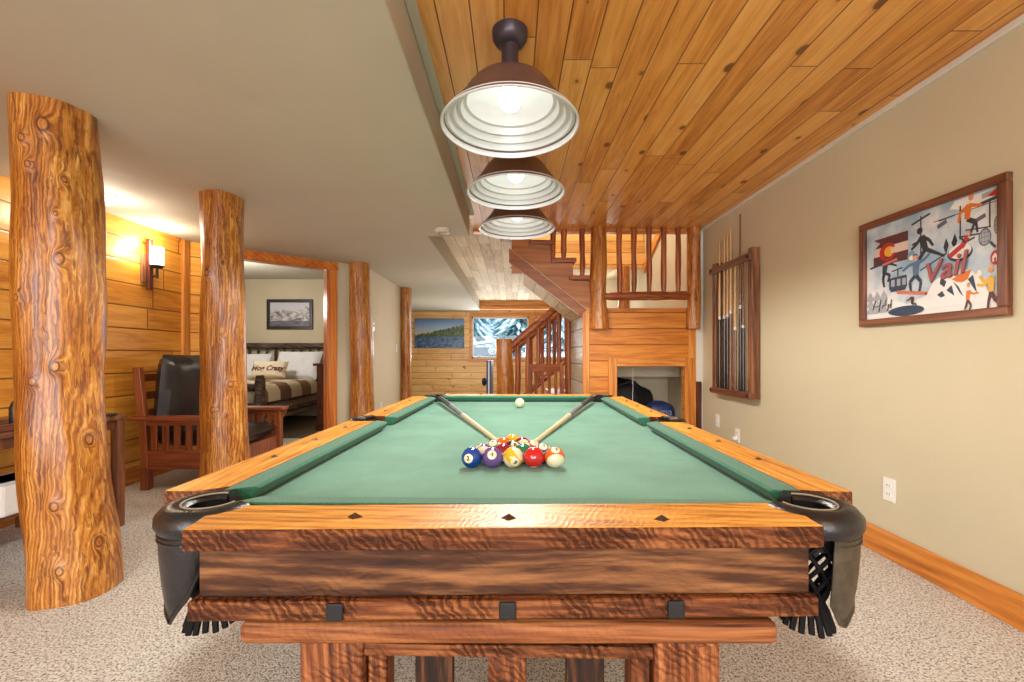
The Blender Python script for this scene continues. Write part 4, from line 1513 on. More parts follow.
# striped flag with the round sun
poly('maroon', [(.05, .86), (.31, .86), (.31, .76), (.06, .76), (.10, .81)])
poly('pink', [(.06, .76), (.31, .76), (.31, .67), (.06, .67)])
poly('maroon', [(.05, .67), (.31, .67), (.31, .57), (.05, .57)])
disc('red', .155, .70, .062, .095)
disc('yellow', .165, .70, .035, .055)
poly('pink', [(.18, .735), (.24, .735), (.24, .675), (.18, .675)])
disc('teal', .335, .59, .030, .055)
disc('white', .335, .575, .020, .025)
# lift towers
seg('navy', (.405, .96), (.405, .50), .007)
seg('dark', (.335, .90), (.475, .955), .010)
seg('dark', (.40, .72), (.34, .70), .010)
seg('dark', (.70, .93), (.70, .63), .008)
seg('dark', (.92, .90), (.92, .68), .009)
seg('navy', (.85, .89), (.975, .905), .014)
seg('lgrey', (.86, .95), (.98, .955), .022)
seg('grey', (.50, .86), (.97, .875), .004)
seg('dark', (.54, .855), (.66, .865), .006)
# black cross-country skier
person('dark', 'dark', (.44, .68), .26, dict(hip=(0.0, -.20), neck=(-.15, .30), head=(-.22, .52), legs=[((.35, -.40), (.75, -.62)), ((-.25, -.55), (-.35, -1.0))], arms=[((.15, .10), (.30, -.15)), ((-.35, .05), (-.55, -.10))]), 'dark')
seg('black', (.40, .43), (.60, .54), .006)
seg('grey', (.53, .80), (.60, .835), .020)
poly('dark', [(.575, .60), (.595, .68), (.615, .61), (.595, .53)])
poly('black', [(.635, .62), (.66, .70), (.68, .63), (.658, .555)])
seg('grey', (.82, .76), (.89, .785), .018)
# orange skier
person('orange', 'dark', (.755, .83), .24, dict(hip=(-.02, -.15), neck=(.05, .35), head=(.15, .60), legs=[((.30, -.35), (.10, -.75)), ((.35, -.30), (.42, -.72))], arms=[((-.30, .15), (-.38, -.20)), ((.38, .25), (.60, .22))]))
seg('dark', (.69, .655), (.90, .635), .007)
seg('dark', (.74, .70), (.93, .675), .006)
# tube rider
disc('dark', .70, .515, .095, .075, 24)
disc('white', .70, .53, .085, .065, 24)
seg('red', (.62, .50), (.71, .57), .024)
seg('red', (.71, .56), (.755, .64), .026)
disc('skin', .765, .665, .013, .022)
seg('dark', (.70, .66), (.74, .59), .009)
seg('dark', (.75, .60), (.81, .62), .008)
# rackets
for (cu, cv, hu, hv) in ((.885, .600, .965, .495), (.975, .675, 1.0, .60)):
    ru = .048 if hu < 1 else .024
    disc('grey', cu, cv, ru, .075, 22)
    disc('lgrey', cu, cv, ru * .82, .062, 22)
    for q in (-.5, 0, .5):
        seg('grey', (cu - ru * .8, cv + q * .075), (cu + ru * .8, cv + q * .075), .002)
        seg('grey', (cu + q * ru, cv - .055), (cu + q * ru, cv + .055), .002)
    seg('dark', (cu + ru * .8, cv - .05), (hu, hv), .012)
# flag
seg('dark', (.985, .99), (.985, .80), .004)
poly('red', [(.985, .985), (.985, .915), (.90, .935)])
# left dancers, gondola
person('navy', 'dark', (.13, .52), .20, dict(hip=(.02, -.2), neck=(.08, .30), head=(.14, .52), legs=[((.30, -.35), (.20, -.70)), ((-.05, -.55), (.02, -.95))], arms=[((-.30, .28), (-.70, .20)), ((.40, .20), (.65, .05))]), 'red')
seg('salmon', (.12, .57), (.23, .60), .012)
seg('dark', (.19, .48), (.27, .50), .006)
seg('dark', (.235, .49), (.235, .42), .006)
poly('navy', [(.17, .41), (.30, .42), (.305, .31), (.29, .27), (.185, .265), (.17, .30)])
for q in (.185, .228, .268):
    poly('lgrey', [(q, .39), (q + .027, .39), (q + .027, .32), (q, .32)])
# blue snowboarder and board
person('blue', 'navy', (.37, .43), .24, dict(hip=(0, -.15), neck=(.0, .35), head=(-.02, .60), legs=[((-.25, -.40), (-.20, -.80)), ((.22, -.45), (.15, -.88))], arms=[((-.30, .30), (-.55, .12)), ((.35, .40), (.60, .62))]))
seg('salmon', (.23, .255), (.47, .195), .017)
seg('dark', (.44, .20), (.53, .155), .008)
# mountains
poly('white', [(.40, .05), (.50, .30), (.56, .34), (.63, .30), (.70, .37), (.80, .33), (.88, .22), (.95, .05)])
poly('orange', [(.64, .29), (.70, .33), (.79, .35), (.76, .27), (.72, .25), (.68, .26)])
for pts in ([(.56, .33), (.60, .28), (.585, .23), (.55, .27)], [(.65, .27), (.69, .22), (.73, .12), (.70, .16)], [(.76, .27), (.80, .30), (.83, .14), (.81, .17)], [(.60, .20), (.64, .24), (.66, .14)], [(.53, .17), (.57, .20), (.59, .15), (.56, .14)]):
    poly('navy', pts)
# kneeling children, snowman
disc('white', .845, .30, .020, .035)
disc('white', .85, .22, .028, .05)
person('orange', 'maroon', (.76, .12), .16, dict(hip=(0, -.2), neck=(.05, .3), head=(.05, .6), legs=[((-.1, -.5), (-.2, -.7)), ((.2, -.5), (.1, -.75))], arms=[((.3, .1), (.7, .12))]))
person('yellow', 'maroon', (.935, .17), .24, dict(hip=(0, -.15), neck=(0, .35), head=(-.02, .62), legs=[((-.1, -.45), (-.15, -.7)), ((.2, -.5), (.45, -.62))], arms=[((-.3, .2), (-.5, .45)), ((-.3, .1), (-.6, .15))]))
# pond and angler
disc('navy', .30, .055, .135, .050, 26)
person('maroon', 'navy', (.345, .15), .12, dict(hip=(0, -.3), neck=(0, .3), head=(0, .6), legs=[((.3, -.3), (.3, -.6))], arms=[((-.3, .1), (-.5, 0))]))
# trees
for cu in (.03, .08, .13):
    for q in range(3):
        poly('lgrey', [(cu - .03, .06 + q * .07), (cu + .03, .06 + q * .07), (cu, .16 + q * .07)])
for q in range(7):
    seg('dark', (.05 + .022 * q, .10 + .03 * sin(q * 2.1)), (.07 + .02 * q, .17 + .03 * cos(q * 3.0)), .006)
# red badge
disc('red', .965, .41, .035, .062, 22)
poly('white', [(.945, .38), (.985, .38), (.985, .42), (.965, .45), (.945, .42)])
disc('red', .965, .395, .010, .020, 10)
# the word
vs, fs = text_mesh('Vail', 0.132, 0, 0.32, 0.0012)
for key, du, dv in (('maroon', .005, -.008), ('rose', 0, 0)):
    LAY[0] += 1
    out = []
    for p in vs:
        x, y = p.x * 1.02, p.y
        rot = 0.13
        xx_, yy_ = x * cos(rot) - y * sin(rot), x * sin(rot) + y * cos(rot)
        out.append(uv(.645 + xx_ / UW + du, .395 + yy_ / VH + dv, 20 + (0 if key == 'maroon' else 1)))
    pm.add(out, fs, PIDX[key])
pm.build('print', PMATS, PO, recalc=False)
MB().box(XF + 0.0085, XF + 0.0095, y0p + fwid, y1p - fwid, fwid, hp - fwid).build('glazing', M['glass'], PO)

# cue rack
CR = thing('cue_rack', 'wall-mounted rustic wooden cue rack between the poster and the log newel', 'cue rack', (XR, 3.79, 0.70))
ya, yb = -0.31, 0.31
MB().box(-0.070, -0.001, ya - 0.03, ya + 0.03, 0.0, 1.20).build('upright', M['rackwood'], CR, bevel=0.004)
MB().box(-0.070, -0.001, yb - 0.03, yb + 0.03, 0.0, 1.20).build('upright', M['rackwood'], CR, bevel=0.004)
MB().box(-0.095, -0.070, ya - 0.045, yb + 0.045, 1.10, 1.155).build('top_rail', M['walnut'], CR, bevel=0.006)
MB().box(-0.095, -0.032, ya - 0.045, ya - 0.031, 0.0, 0.05).box(-0.095, -0.071, ya - 0.031, yb + 0.031, 0.0, 0.05).box(-0.071, -0.002, ya + 0.031, yb - 0.031, 0.02, 0.05).build('bottom_rail', M['walnut'], CR, bevel=0.006)
for z in (1.127, 0.028):
    for y in (ya - 0.01, yb + 0.01):
        MB().cyl((-0.094, y, z), (-0.103, y, z), 0.012, 0.010, 8).build('bolt', M['iron'], CR)
cl = [('maple pool cue with black butt, farthest left in the wall rack', 0.235, 1.34, 'cue_black', 'cuewood_z'),
      ('maple pool cue with black butt, second from the left in the wall rack', 0.145, 1.34, 'cue_black', 'cuewood_z'),
      ('maple pool cue with black butt, third from the left in the wall rack', 0.085, 1.36, 'cue_black', 'cuewood_z'),
      ('all-wood pool cue without dark butt in the middle of the wall rack', 0.030, 1.41, 'cue_brown', 'cuewood_z'),
      ('short pool cue with brown butt beside the middle of the wall rack', -0.045, 1.10, 'cue_brown', 'cuewood_z'),
      ('tall dark-shafted pool cue, second from the right in the wall rack', -0.130, 1.47, 'cue_black', 'cue_brown'),
      ('short pool cue with black butt, farthest right in the wall rack', -0.175, 1.12, 'cue_black', 'cue_brown')]
M['cue_black'] = plain('black_cue_butt', rgb(34, 30, 30), 0.2, 0, 0, 40, 0.1, coat=0.6)
M['cue_brown'] = plain('brown_cue_wood', rgb(120, 74, 46), 0.25, 0, 0, 40, 0.15, coat=0.5)
for lab, yy, ln_, bm_, sm in cl:
    c = thing('pool_cue', lab, 'pool cue', (XR - 0.051, 3.79 + yy, 0.751), 0, 'cues standing in the wall rack')
    MB().cyl((0, 0, ln_ * 0.48), (0, 0, ln_), 0.0115, 0.0062, 14).build('shaft', M[sm], c, smooth=True)
    MB().cyl((0, 0, 0), (0, 0, ln_ * 0.47), 0.0150, 0.0118, 14).build('butt', M[bm_], c, smooth=True)
    MB().cyl((0, 0, ln_ * 0.465), (0, 0, ln_ * 0.485), 0.0125, 0.0122, 14).build('joint_ring', M['enamel'], c, smooth=True)


def outlet(x, y, z, nrm, label, switch=False, group='wall outlets and switches'):
    o = thing('light_switch' if switch else 'wall_outlet', label, 'light switch' if switch else 'wall outlet', (x, y, z), 0, group)
    sg = nrm
    x0, x1 = sorted((0, sg * 0.006))
    MB().box(x0, x1, -0.037, 0.037, -0.060, 0.060).build('cover_plate', M['plastic'], o, bevel=0.003)
    x0, x1 = sorted((sg * 0.006, sg * 0.009))
    if switch:
        MB().box(x0, x1, -0.016, 0.016, -0.033, 0.033).build('rocker', M['plastic'], o, bevel=0.002)
    else:
        for z_ in (-0.022, 0.022):
            r = MB().box(x0, x1, -0.016, 0.016, z_ - 0.013, z_ + 0.013).build('receptacle', M['plastic'], o, bevel=0.003)
            x2, x3 = sorted((sg * 0.009, sg * 0.0095))
            MB().box(x2, x3, -0.009, -0.006, z_ - 0.004, z_ + 0.006).box(x2, x3, 0.006, 0.009, z_ - 0.004, z_ + 0.006).build('slots', M['slot'], r)
    return o


outlet(XR, 2.270, 0.355, -1, 'white duplex wall outlet low on the right wall beside the near pocket')
outlet(XR, 4.17, 0.43, -1, 'white wall plate low on the right wall near the nook')
pl = outlet(XR, 3.80, 0.355, -1, 'white wall outlet below the cue rack with a plug in it')
MB().box(-0.040, -0.010, -0.015, 0.015, -0.036, -0.008).build('plug', M['plastic'], pl, bevel=0.003)
outlet(-1.80, 6.85, 1.16, 1, 'white light switch on the hallway wall beside the far log column', True)
outlet(-1.80, 6.05, 0.34, 1, 'white wall outlet low on the hallway wall')
th = thing('thermostat', 'small white thermostat high on the hallway wall', 'thermostat', (-1.80, 5.66, 1.41))
MB().box(0, 0.022, -0.035, 0.035, -0.055, 0.055).build('housing', M['plastic'], th, bevel=0.005)
MB().box(0.022, 0.0235, -0.022, 0.022, 0.0, 0.035).build('display', M['slot'], th)

# smoke detector
sd = thing('smoke_detector', 'round white smoke detector on the low ceiling near the plank recess', 'smoke detector', (-0.60, 3.80, ZS))
MB().lathe([(0.0, -0.038), (0.045, -0.038), (0.062, -0.030), (0.066, -0.018), (0.070, -0.014), (0.070, 0.0)], seg=36).build('housing', M['plastic_b'], sd, smooth=True)
MB().lathe([(0.030, -0.0385), (0.034, -0.041), (0.038, -0.0385)], seg=30).build('vent_ring', M['slot'], sd, smooth=True)

# small ceiling light behind the near column
rl = thing('ceiling_light', 'small round white ceiling light partly hidden behind the nearest log column', 'ceiling light', (-2.79, 3.02, ZS))
MB().lathe([(0.0, -0.055), (0.03, -0.050), (0.055, -0.034), (0.065, -0.012), (0.066, -0.004)], seg=30).build('diffuser', M['bulb_soft'], rl, smooth=True)
MB().lathe([(0.066, -0.008), (0.078, -0.008), (0.080, 0.0)], seg=30).build('trim_ring', M['plastic'], rl, smooth=True)
point('ceiling_light_lamp', (-2.79, 3.02, ZS - 0.12), 7, WARM, 0.05)

# sconce
sc_ = thing('wall_sconce', 'lit wall sconce with white glass cylinder on a dark wooden bracket', 'wall sconce', (XL, 3.72, 1.60))
MB().box(0.0, 0.022, -0.055, 0.055, 0.06, 0.30).build('back_plate', M['rackwood'], sc_, bevel=0.004)
MB().prism([(0.022, -0.022, 0.0), (0.022, 0.022, 0.0), (0.022, 0.022, 0.43), (0.022, -0.022, 0.43)], (0.03, 0, 0)).build('bracket', M['darkwood'], sc_, bevel=0.004)
MB().tube([(0.05, 0, 0.12), (0.07, 0, 0.115), (0.10, 0, 0.12), (0.10, 0, 0.19)], 0.008, 10).cyl((0.10, 0, 0.10), (0.10, 0, 0.20), 0.010, 0.010, 12).build('arm', M['iron'], sc_, smooth=True)
MB().cyl((0.10, 0, 0.185), (0.10, 0, 0.205), 0.034, 0.052, 28).build('cup', M['iron'], sc_, smooth=True)
MB().lathe([(0.044, 0.205), (0.048, 0.215), (0.048, 0.355), (0.045, 0.360), (0.042, 0.355), (0.042, 0.21)], (0.10, 0, 0), 32).build('glass_shade', M['sconce_glass'], sc_, smooth=True)
point('sconce_light', (XL + 0.13, 3.72, 1.99), 6, WARM, 0.05)
point('sconce_light', (XL + 0.09, 3.60, 1.90), 3, WARM, 0.03)

# ================================================================== ARMCHAIR
AC = thing('armchair', 'mission-style oak armchair with black leather cushions behind the second log column', 'armchair', (-2.52, 3.76, 0))
# local: x from -0.45 (back) to 0.40 (front), y from -0.33 (near) to 0.33 (far)
for sy in (-1, 1):
    y0_, y1_ = sorted((sy * 0.355, sy * 0.295))
    # back post, leaning
    p = [(-0.36, 0.0), (-0.30, 0.0), (-0.315, 0.42), (-0.375, 0.955), (-0.43, 0.955), (-0.375, 0.42)]
    MB().prism([(x, y0_ + 0.01, z) for x, z in p], (0, 0.042, 0)).build('back_post', M['mission'], AC, bevel=0.004)
    MB().box(0.32, 0.38, y0_, y1_, 0, 0.545).build('leg', M['mission'], AC, bevel=0.004)
    MB().box(-0.36, -0.30, y0_, y1_, 0, 0.18).build('leg', M['mission'], AC, bevel=0.004)
    ya_, yb_ = sorted((sy * 0.385, sy * 0.265))
    MB().box(-0.44, 0.42, ya_, yb_, 0.545, 0.573).build('armrest', M['mission_x'], AC, bevel=0.006)
    y2, y3 = sorted((sy * 0.340, sy * 0.315))
    MB().box(-0.34, 0.33, y2, y3, 0.16, 0.31).build('side_rail', M['mission_x'], AC, bevel=0.003)
    MB().box(-0.34, 0.33, y2, y3, 0.50, 0.545).build('side_rail', M['mission_x'], AC, bevel=0.003)
    y2, y3 = sorted((sy * 0.335, sy * 0.320))
    for k in range(7):
        x = -0.270 + 0.090 * k
        MB().box(x - 0.024, x + 0.024, y2, y3, 0.31, 0.50).build('slat', M['mission'], AC, bevel=0.002)
    y2, y3 = sorted((sy * 0.360, sy * 0.290))
    MB().prism([(0.34, y2 if sy < 0 else y3, 0.545), (0.34, y2 if sy < 0 else y3, 0.43), (0.36, y2 if sy < 0 else y3, 0.43), (0.42, y2 if sy < 0 else y3, 0.545)], (0, 0.02 * -sy, 0)).build('corbel', M['mission'], AC)
MB().box(0.33, 0.36, -0.30, 0.30, 0.17, 0.31).build('front_rail', M['mission'], AC, bevel=0.003)
for k in range(4):
    z = 0.42 + 0.14 * k
    x = -0.350 - 0.014 * k
    MB().box(x - 0.012, x + 0.012, -0.30, 0.30, z, z + 0.06).build('back_slat', M['mission'], AC, bevel=0.003)


def cushion_mesh(name, mat, parent, size, M4, puff=0.25, n=16, bulge=0.5):
    sx, sy, sz = size
    vs, fs = [], []
    for s in (1, -1):
        for i in range(n + 1):
            for j in range(n + 1):
                u, v = -1 + 2 * i / n, -1 + 2 * j / n
                e = (max(0, 1 - abs(u) ** 5) * max(0, 1 - abs(v) ** 5)) ** 0.42
                wr = 0.03 * mnoise.noise(Vector((u * 2.3, v * 2.3, s * 3.0 + sx)))
                p = Vector((u * sx * (1 - 0.03 * (1 - abs(v)) * bulge), v * sy * (1 - 0.03 * (1 - abs(u)) * bulge), s * sz * e * (1 + wr * 3)))
                vs.append(M4 @ p)
    L_ = (n + 1) ** 2
    for s in (0, 1):
        for i in range(n):
            for j in range(n):
                a = s * L_ + i * (n + 1) + j
                fs.append((a, a + 1, a + n + 2, a + n + 1))
    return MB().add(vs, fs).build(name, mat, parent, smooth=True, merge=True)


cushion_mesh('seat_cushion', M['black_cush'], AC, (0.34, 0.29, 0.075), Matrix.Translation((0.02, 0, 0.385)))
cushion_mesh('back_cushion', M['black_cush'], AC, (0.34, 0.30, 0.085), Matrix.Translation((-0.262, 0, 0.715)) @ Matrix.Rotation(radians(-84), 4, 'Y'))

# ================================================================== SIDE TABLE AT FAR LEFT
SX0, SX1, SY0, SY1 = -3.03, -2.385, 1.55, 2.73
sx_c, sy_c = (SX0 + SX1) / 2, (SY0 + SY1) / 2
SD = thing('console_table', 'dark wooden console table against the panelled wall behind the nearest log', 'table', (sx_c, sy_c, 0))
hx, hy = (SX1 - SX0) / 2, (SY1 - SY0) / 2
MB().box(-hx, hx, -hy, hy, 0.655, 0.685).build('table_top', M['tablewood'], SD, bevel=0.01)
MB().box(-hx + 0.03, hx - 0.03, -hy + 0.03, hy - 0.03, 0.60, 0.655).build('apron', M['tablewood'], SD, bevel=0.002)
for a in (-1, 1):
    for b in (-1, 1):
        x, y = a * (hx - 0.032), b * (hy - 0.032)
        MB().box(x - 0.024, x + 0.024, y - 0.024, y + 0.024, 0, 0.655).build('leg', M['tablewood'], SD, bevel=0.003)
MB().box(-hx + 0.05, hx - 0.05, -hy + 0.05, hy - 0.05, 0.255, 0.275).build('lower_shelf', M['tablewood'], SD, bevel=0.003)
MB().box(-hx + 0.02, hx - 0.02, hy - 0.045, hy - 0.02, 0.16, 0.20).build('stretcher', M['tablewood'], SD, bevel=0.003)
# white box on the shelf
WB = thing('storage_box', 'white plastic box with a small dark label on the console shelf', 'box', (-2.50, 2.20, 0.276))
MB().box(-0.09, 0.09, -0.12, 0.12, 0.0, 0.165).build('body', M['plastic'], WB, bevel=0.012)
MB().box(0.09, 0.092, 0.02, 0.055, 0.07, 0.13).build('label_patch', M['slot'], WB)
MB().box(-0.092, 0.094, -0.122, 0.122, 0.150, 0.165).build('lid', M['enamel'], WB, bevel=0.004)
# tray with bowl and small bottle on the top
TR = thing('serving_tray', 'small wooden tray on top of the console table', 'tray', (-2.50, 2.18, 0.6855))
MB().box(-0.10, 0.10, -0.17, 0.17, 0, 0.012).build('base', M['walnut'], TR, bevel=0.004)
MB().box(-0.10, -0.088, -0.17, 0.17, 0.012, 0.035).box(0.088, 0.10, -0.17, 0.17, 0.012, 0.035).box(-0.088, 0.088, -0.17, -0.158, 0.012, 0.035).box(-0.088, 0.088, 0.158, 0.17, 0.012, 0.035).build('rim', M['walnut'], TR, bevel=0.003)
BO = thing('bottle', 'small dark bottle standing on the tray of the console table', 'bottle', (-2.475, 2.20, 0.698))
MB().lathe([(0, 0), (0.026, 0), (0.028, 0.01), (0.028, 0.09), (0.020, 0.115), (0.010, 0.13), (0.010, 0.165)], seg=24).build('body', M['leather'], BO, smooth=True)
MB().cyl((0, 0, 0.165), (0, 0, 0.185), 0.012, 0.012, 16).build('cap', M['brass'], BO, smooth=True)
CO = MB()
CO.lathe([(0, 0), (0.048, 0), (0.048, 0.012), (0, 0.012)], seg=30)
tag(CO.build('coaster', M['leather'], None, smooth=True, loc=(-2.43, 2.64, 0.6855)), 'round dark coaster on the right end of the console table', 'coaster')

# ================================================================== BEDROOM
BY = 7.6
bp = thing('framed_picture', 'dark-framed snowy mountain picture on the bedroom wall', 'framed picture', (-3.83, BY, 1.49))
w2, h2 = 0.395, 0.52
bm_ = MB()
for (a, b, c, d) in ((-w2, w2, 0, 0.055), (-w2, w2, h2 - 0.055, h2), (-w2, -w2 + 0.055, 0.055, h2 - 0.055), (w2 - 0.055, w2, 0.055, h2 - 0.055)):
    bm_.box(a, b, -0.03, -0.001, c, d)
bm_.build('frame', plain('dark_frame', rgb(48, 40, 34), 0.4), bp, bevel=0.004)
t = NT('mountain_print')
X = t.sep(t.obj())
ridge = t.noise(t.comb(t.math('MULTIPLY', X[0], 3.2), 0.0, 0.0), 1.6, 5, 0.6)
hgt = t.math('SUBTRACT', X[2], t.math('MULTIPLY', ridge, 0.62))
sky = t.math('GREATER_THAN', hgt, 0.02)
rock = t.ramp(t.noise(t.mapping(t.obj(), (1, 1, 1.6), (0, 0.6, 0)), 9, 5, 0.7), [(0.38, rgb(84, 80, 88)), (0.52, rgb(176, 170, 172)), (0.62, rgb(226, 220, 214))])
wat = t.ramp(t.noise(t.mapping(t.obj(), (1, 1, 6)), 6, 3), [(0.35, rgb(70, 70, 82)), (0.6, rgb(120, 118, 130))])
low = t.math('LESS_THAN', X[2], 0.15)
col = t.mix(sky, rock, rgb(206, 204, 214))
col = t.mix(low, col, wat)
MB().box(-w2 + 0.055, w2 - 0.055, -0.012, -0.004, 0.055, h2 - 0.055).build('print', t.set(color=col, rough=0.4), bp)

BD = thing('bed', 'log bed with dark bark headboard seen through the bedroom doorway', 'bed', (-3.90, 6.45, 0))
# local: x -0.80..0.80, y 1.10 at the head, -1.08 at the foot
m = MB(); pole(m, (-0.92, 1.08, 1.205), (0.88, 1.08, 1.205), 0.050, 14, 14, 1.0, 0.12)
m.build('headboard_rail', M['barkwood'], BD, smooth=True)
m = MB(); pole(m, (-0.92, 1.08, 0.62), (0.88, 1.08, 0.62), 0.045, 14, 14, 2.0, 0.12)
m.build('headboard_rail', M['barkwood'], BD, smooth=True)
for k in range(11):
    x = -0.74 + 0.148 * k
    m = MB(); pole(m, (x, 1.08, 0.64), (x, 1.08, 1.20), 0.020, 10, 6, k)
    m.build('spindle', M['barkwood'], BD, smooth=True)
for x in (-0.86, 0.84):
    m = MB(); pole(m, (x, 1.08, 0), (x, 1.08, 1.26), 0.055, 14, 8, x)
    m.build('post', M['barkwood'], BD, smooth=True)
for x in (-0.83, 0.80):
    m = MB(); pole(m, (x, -1.04, 0), (x, -1.04, 0.80), 0.060, 14, 8, x + 2)
    m.build('post', M['barkwood'], BD, smooth=True)
for z in (0.66, 0.42):
    m = MB(); pole(m, (-0.83, -1.04, z), (0.80, -1.04, z), 0.042, 12, 10, z * 9)
    m.build('footboard_rail', M['barkwood'], BD, smooth=True)
for x in (-0.80, 0.78):
    m = MB(); pole(m, (x, -1.0, 0.30), (x, 1.05, 0.30), 0.040, 12, 10, x * 3)
    m.build('side_rail', M['barkwood'], BD, smooth=True)
t = NT('bed_linen'); M['linen'] = t.set(color=t.ramp(t.noise(t.obj(), 8, 3), [(0.3, rgb(196, 186, 170)), (0.7, rgb(222, 214, 200))]), rough=0.9)
M['tan_cloth'] = plain('taupe_bedskirt', rgb(150, 128, 104), 0.9, 0, 0.2, 30, 0.12)
MB().box(-0.735, 0.735, -0.97, 1.03, 0.30, 0.60).build('mattress', M['linen'], BD, bevel=0.05, bseg=4)
MB().box(-0.76, 0.765, -0.99, 1.02, 0.20, 0.42).build('bedskirt', M['tan_cloth'], BD, bevel=0.01)
# quilt
t = NT('patch_quilt')
X = t.sep(t.obj())
cu = t.math('FLOOR', t.math('MULTIPLY', X[0], 3.4)); cv = t.math('FLOOR', t.math('MULTIPLY', X[1], 3.4))
par = t.math('ABSOLUTE', t.math('MODULO', t.math('ADD', cu, cv), 2.0))
c1 = t.ramp(t.white(t.comb(cu, cv, 0)), [(0.0, rgb(120, 88, 62)), (0.5, rgb(150, 112, 80)), (1.0, rgb(92, 62, 44))])
col = t.mix(par, c1, rgb(208, 190, 158))
edge = t.math('LESS_THAN', X[2], 0.455)
col = t.mix(edge, col, rgb(84, 52, 40))
t.bump(t.noise(t.obj(), 26, 3), 0.4, 0.01)
M['quilt'] = t.set(color=col, rough=0.9)
vs, fs = [], []
nx, ny = 40, 40
for i in range(nx + 1):
    u = i / nx
    s = (u - 0.5) * 2 * 1.0
    a = abs(s)
    flat = 0.755
    if a < 0.78:
        x, z = s, 0.635
        x = s / 0.78 * flat
    else:
        f = (a - 0.78) / 0.22
        x = math.copysign(flat + 0.035 * min(1, f * 3), s)
        z = 0.635 - 0.20 * f
    for j in range(ny + 1):
        v = j / ny
        y = -1.0 + 1.55 * v
        zz = z
        wv = 0.010 * mnoise.noise(Vector((x * 4, y * 4, 1)))
        vs.append((x + (wv if a > 0.78 else 0), y, zz + wv + (0.004 if a <= .78 else -0.012 * abs(sin(y * 6)))))
for i in range(nx):
    for j in range(ny):
        a = i * (ny + 1) + j
        fs.append((a, a + ny + 1, a + ny + 2, a + 1))
qo = MB().add(vs, fs).build('quilt', M['quilt'], None, smooth=True)
qo.location = (-3.90, 6.45, 0)
sm_ = qo.modifiers.new('thick', 'SOLIDIFY'); sm_.thickness = 0.03; sm_.offset = 1
tag(qo, 'brown and tan patchwork quilt spread over the bed', 'quilt')
M['pillow'] = plain('white_pillowcase', rgb(232, 232, 234), 0.85, 0, 0.3, 10, 0.03)
M['pillow_t'] = plain('cream_throw_pillow', rgb(222, 206, 178), 0.85, 0, 0.3, 14, 0.04)


def pillow(x, y, z, sx, sy, tilt, label, mat, rotz=0, group='pillows on the bed'):
    o = cushion_mesh('pillow', mat, None, (sx, sy, 0.075), Matrix.Identity(4), bulge=1.5)
    o.location = (x, y, z)
    o.rotation_euler = (radians(tilt), 0, radians(rotz))
    return tag(o, label, 'pillow', group)


pillow(-4.36, 7.22, 0.86, 0.36, 0.24, 62, 'large white pillow against the left part of the headboard', M['pillow'], 2)
pillow(-3.52, 7.22, 0.88, 0.38, 0.26, 62, 'large white pillow against the right part of the headboard', M['pillow'], -4)
lp = pillow(-3.78, 6.86, 0.815, 0.27, 0.15, 66, 'small cream throw pillow with red stitched lettering in front of the white pillows', M['pillow_t'], 3)
vs, fs = text_mesh('Hog Crazy', 0.115, 0.001, 0.25, 0.0025)
MB().add([(p.x * 0.95, p.y, p.z + 0.078) for p in vs], fs).build('lettering', plain('red_thread', rgb(92, 26, 26), 0.8), lp, recalc=False)

DR = thing('dresser', 'tall reddish-brown chest just inside the bedroom doorway', 'dresser', (-2.45, 6.30, 0))
MB().box(-0.25, 0.30, -0.22, 0.22, 0.05, 0.90).build('body', M['darkwood'], DR, bevel=0.004)
MB().box(-0.29, 0.34, -0.25, 0.25, 0.90, 0.935).build('top', M['darkwood'], DR, bevel=0.006)
for k in range(4):
    d = MB().box(-0.21, 0.26, -0.235, -0.22, 0.09 + 0.20 * k, 0.27 + 0.20 * k).build('drawer', M['darkwood'], DR, bevel=0.004)
    MB().sphere((0.02, -0.245, 0.18 + 0.20 * k), 0.014, 14, 8).build('knob', M['iron'], d, smooth=True)
MB().box(-0.26, 0.31, -0.23, 0.23, 0, 0.05).build('plinth', M['darkwood'], DR)
CK = thing('mantel_clock', 'small grey arched clock on top of the bedroom chest', 'clock', (-2.60, 6.26, 0.9352))
pts = [(-0.07, 0.0), (0.07, 0.0), (0.07, 0.05)] + [(0.055 * cos(radians(a)), 0.06 + 0.055 * sin(radians(a))) for a in range(0, 181, 20)] + [(-0.07, 0.05)]
MB().prism([(x, -0.03, z) for x, z in pts], (0, 0.06, 0)).build('case', plain('pewter', rgb(104, 104, 110), 0.4, 0.5), CK, bevel=0.004)
MB().cyl((0, -0.031, 0.062), (0, -0.034, 0.062), 0.036, 0.036, 24).build('dial', M['plastic'], CK)

# ================================================================== FAR ROOM
fp = thing('canvas_picture', 'unframed lake and forest picture on the far pine wall', 'picture', (-1.79, YF - 0.022, 1.22))
t = NT('lake_print')
X = t.sep(t.obj())
zz = X[2]
tree = t.math('SUBTRACT', zz, t.math('ADD', 0.33, t.math('ADD', t.math('MULTIPLY', t.noise(t.mapping(t.obj(), (9, 1, 1)), 2.2, 4, 0.7), 0.22), t.math('MULTIPLY', X[0], 0.22))))
above = t.math('LESS_THAN', tree, 0.0)
sky = t.ramp(zz, [(0.35, rgb(196, 186, 176)), (0.5, rgb(150, 176, 208)), (0.72, rgb(76, 112, 166))])
forest = t.ramp(t.noise(t.mapping(t.obj(), (6, 1, 2)), 5, 4), [(0.35, rgb(26, 42, 34)), (0.6, rgb(90, 112, 62))])
col = t.mix(above, sky, forest)
lake = t.ramp(t.noise(t.mapping(t.obj(), (3, 1, 7)), 3, 3), [(0.35, rgb(34, 54, 84)), (0.65, rgb(98, 130, 172))])
col = t.mix(t.math('LESS_THAN', zz, 0.28), col, lake)
MB().box(-0.61, 0.61, -0.03, -0.004, 0.0, 0.72).build('canvas', t.set(color=col, rough=0.35), fp, bevel=0.003)

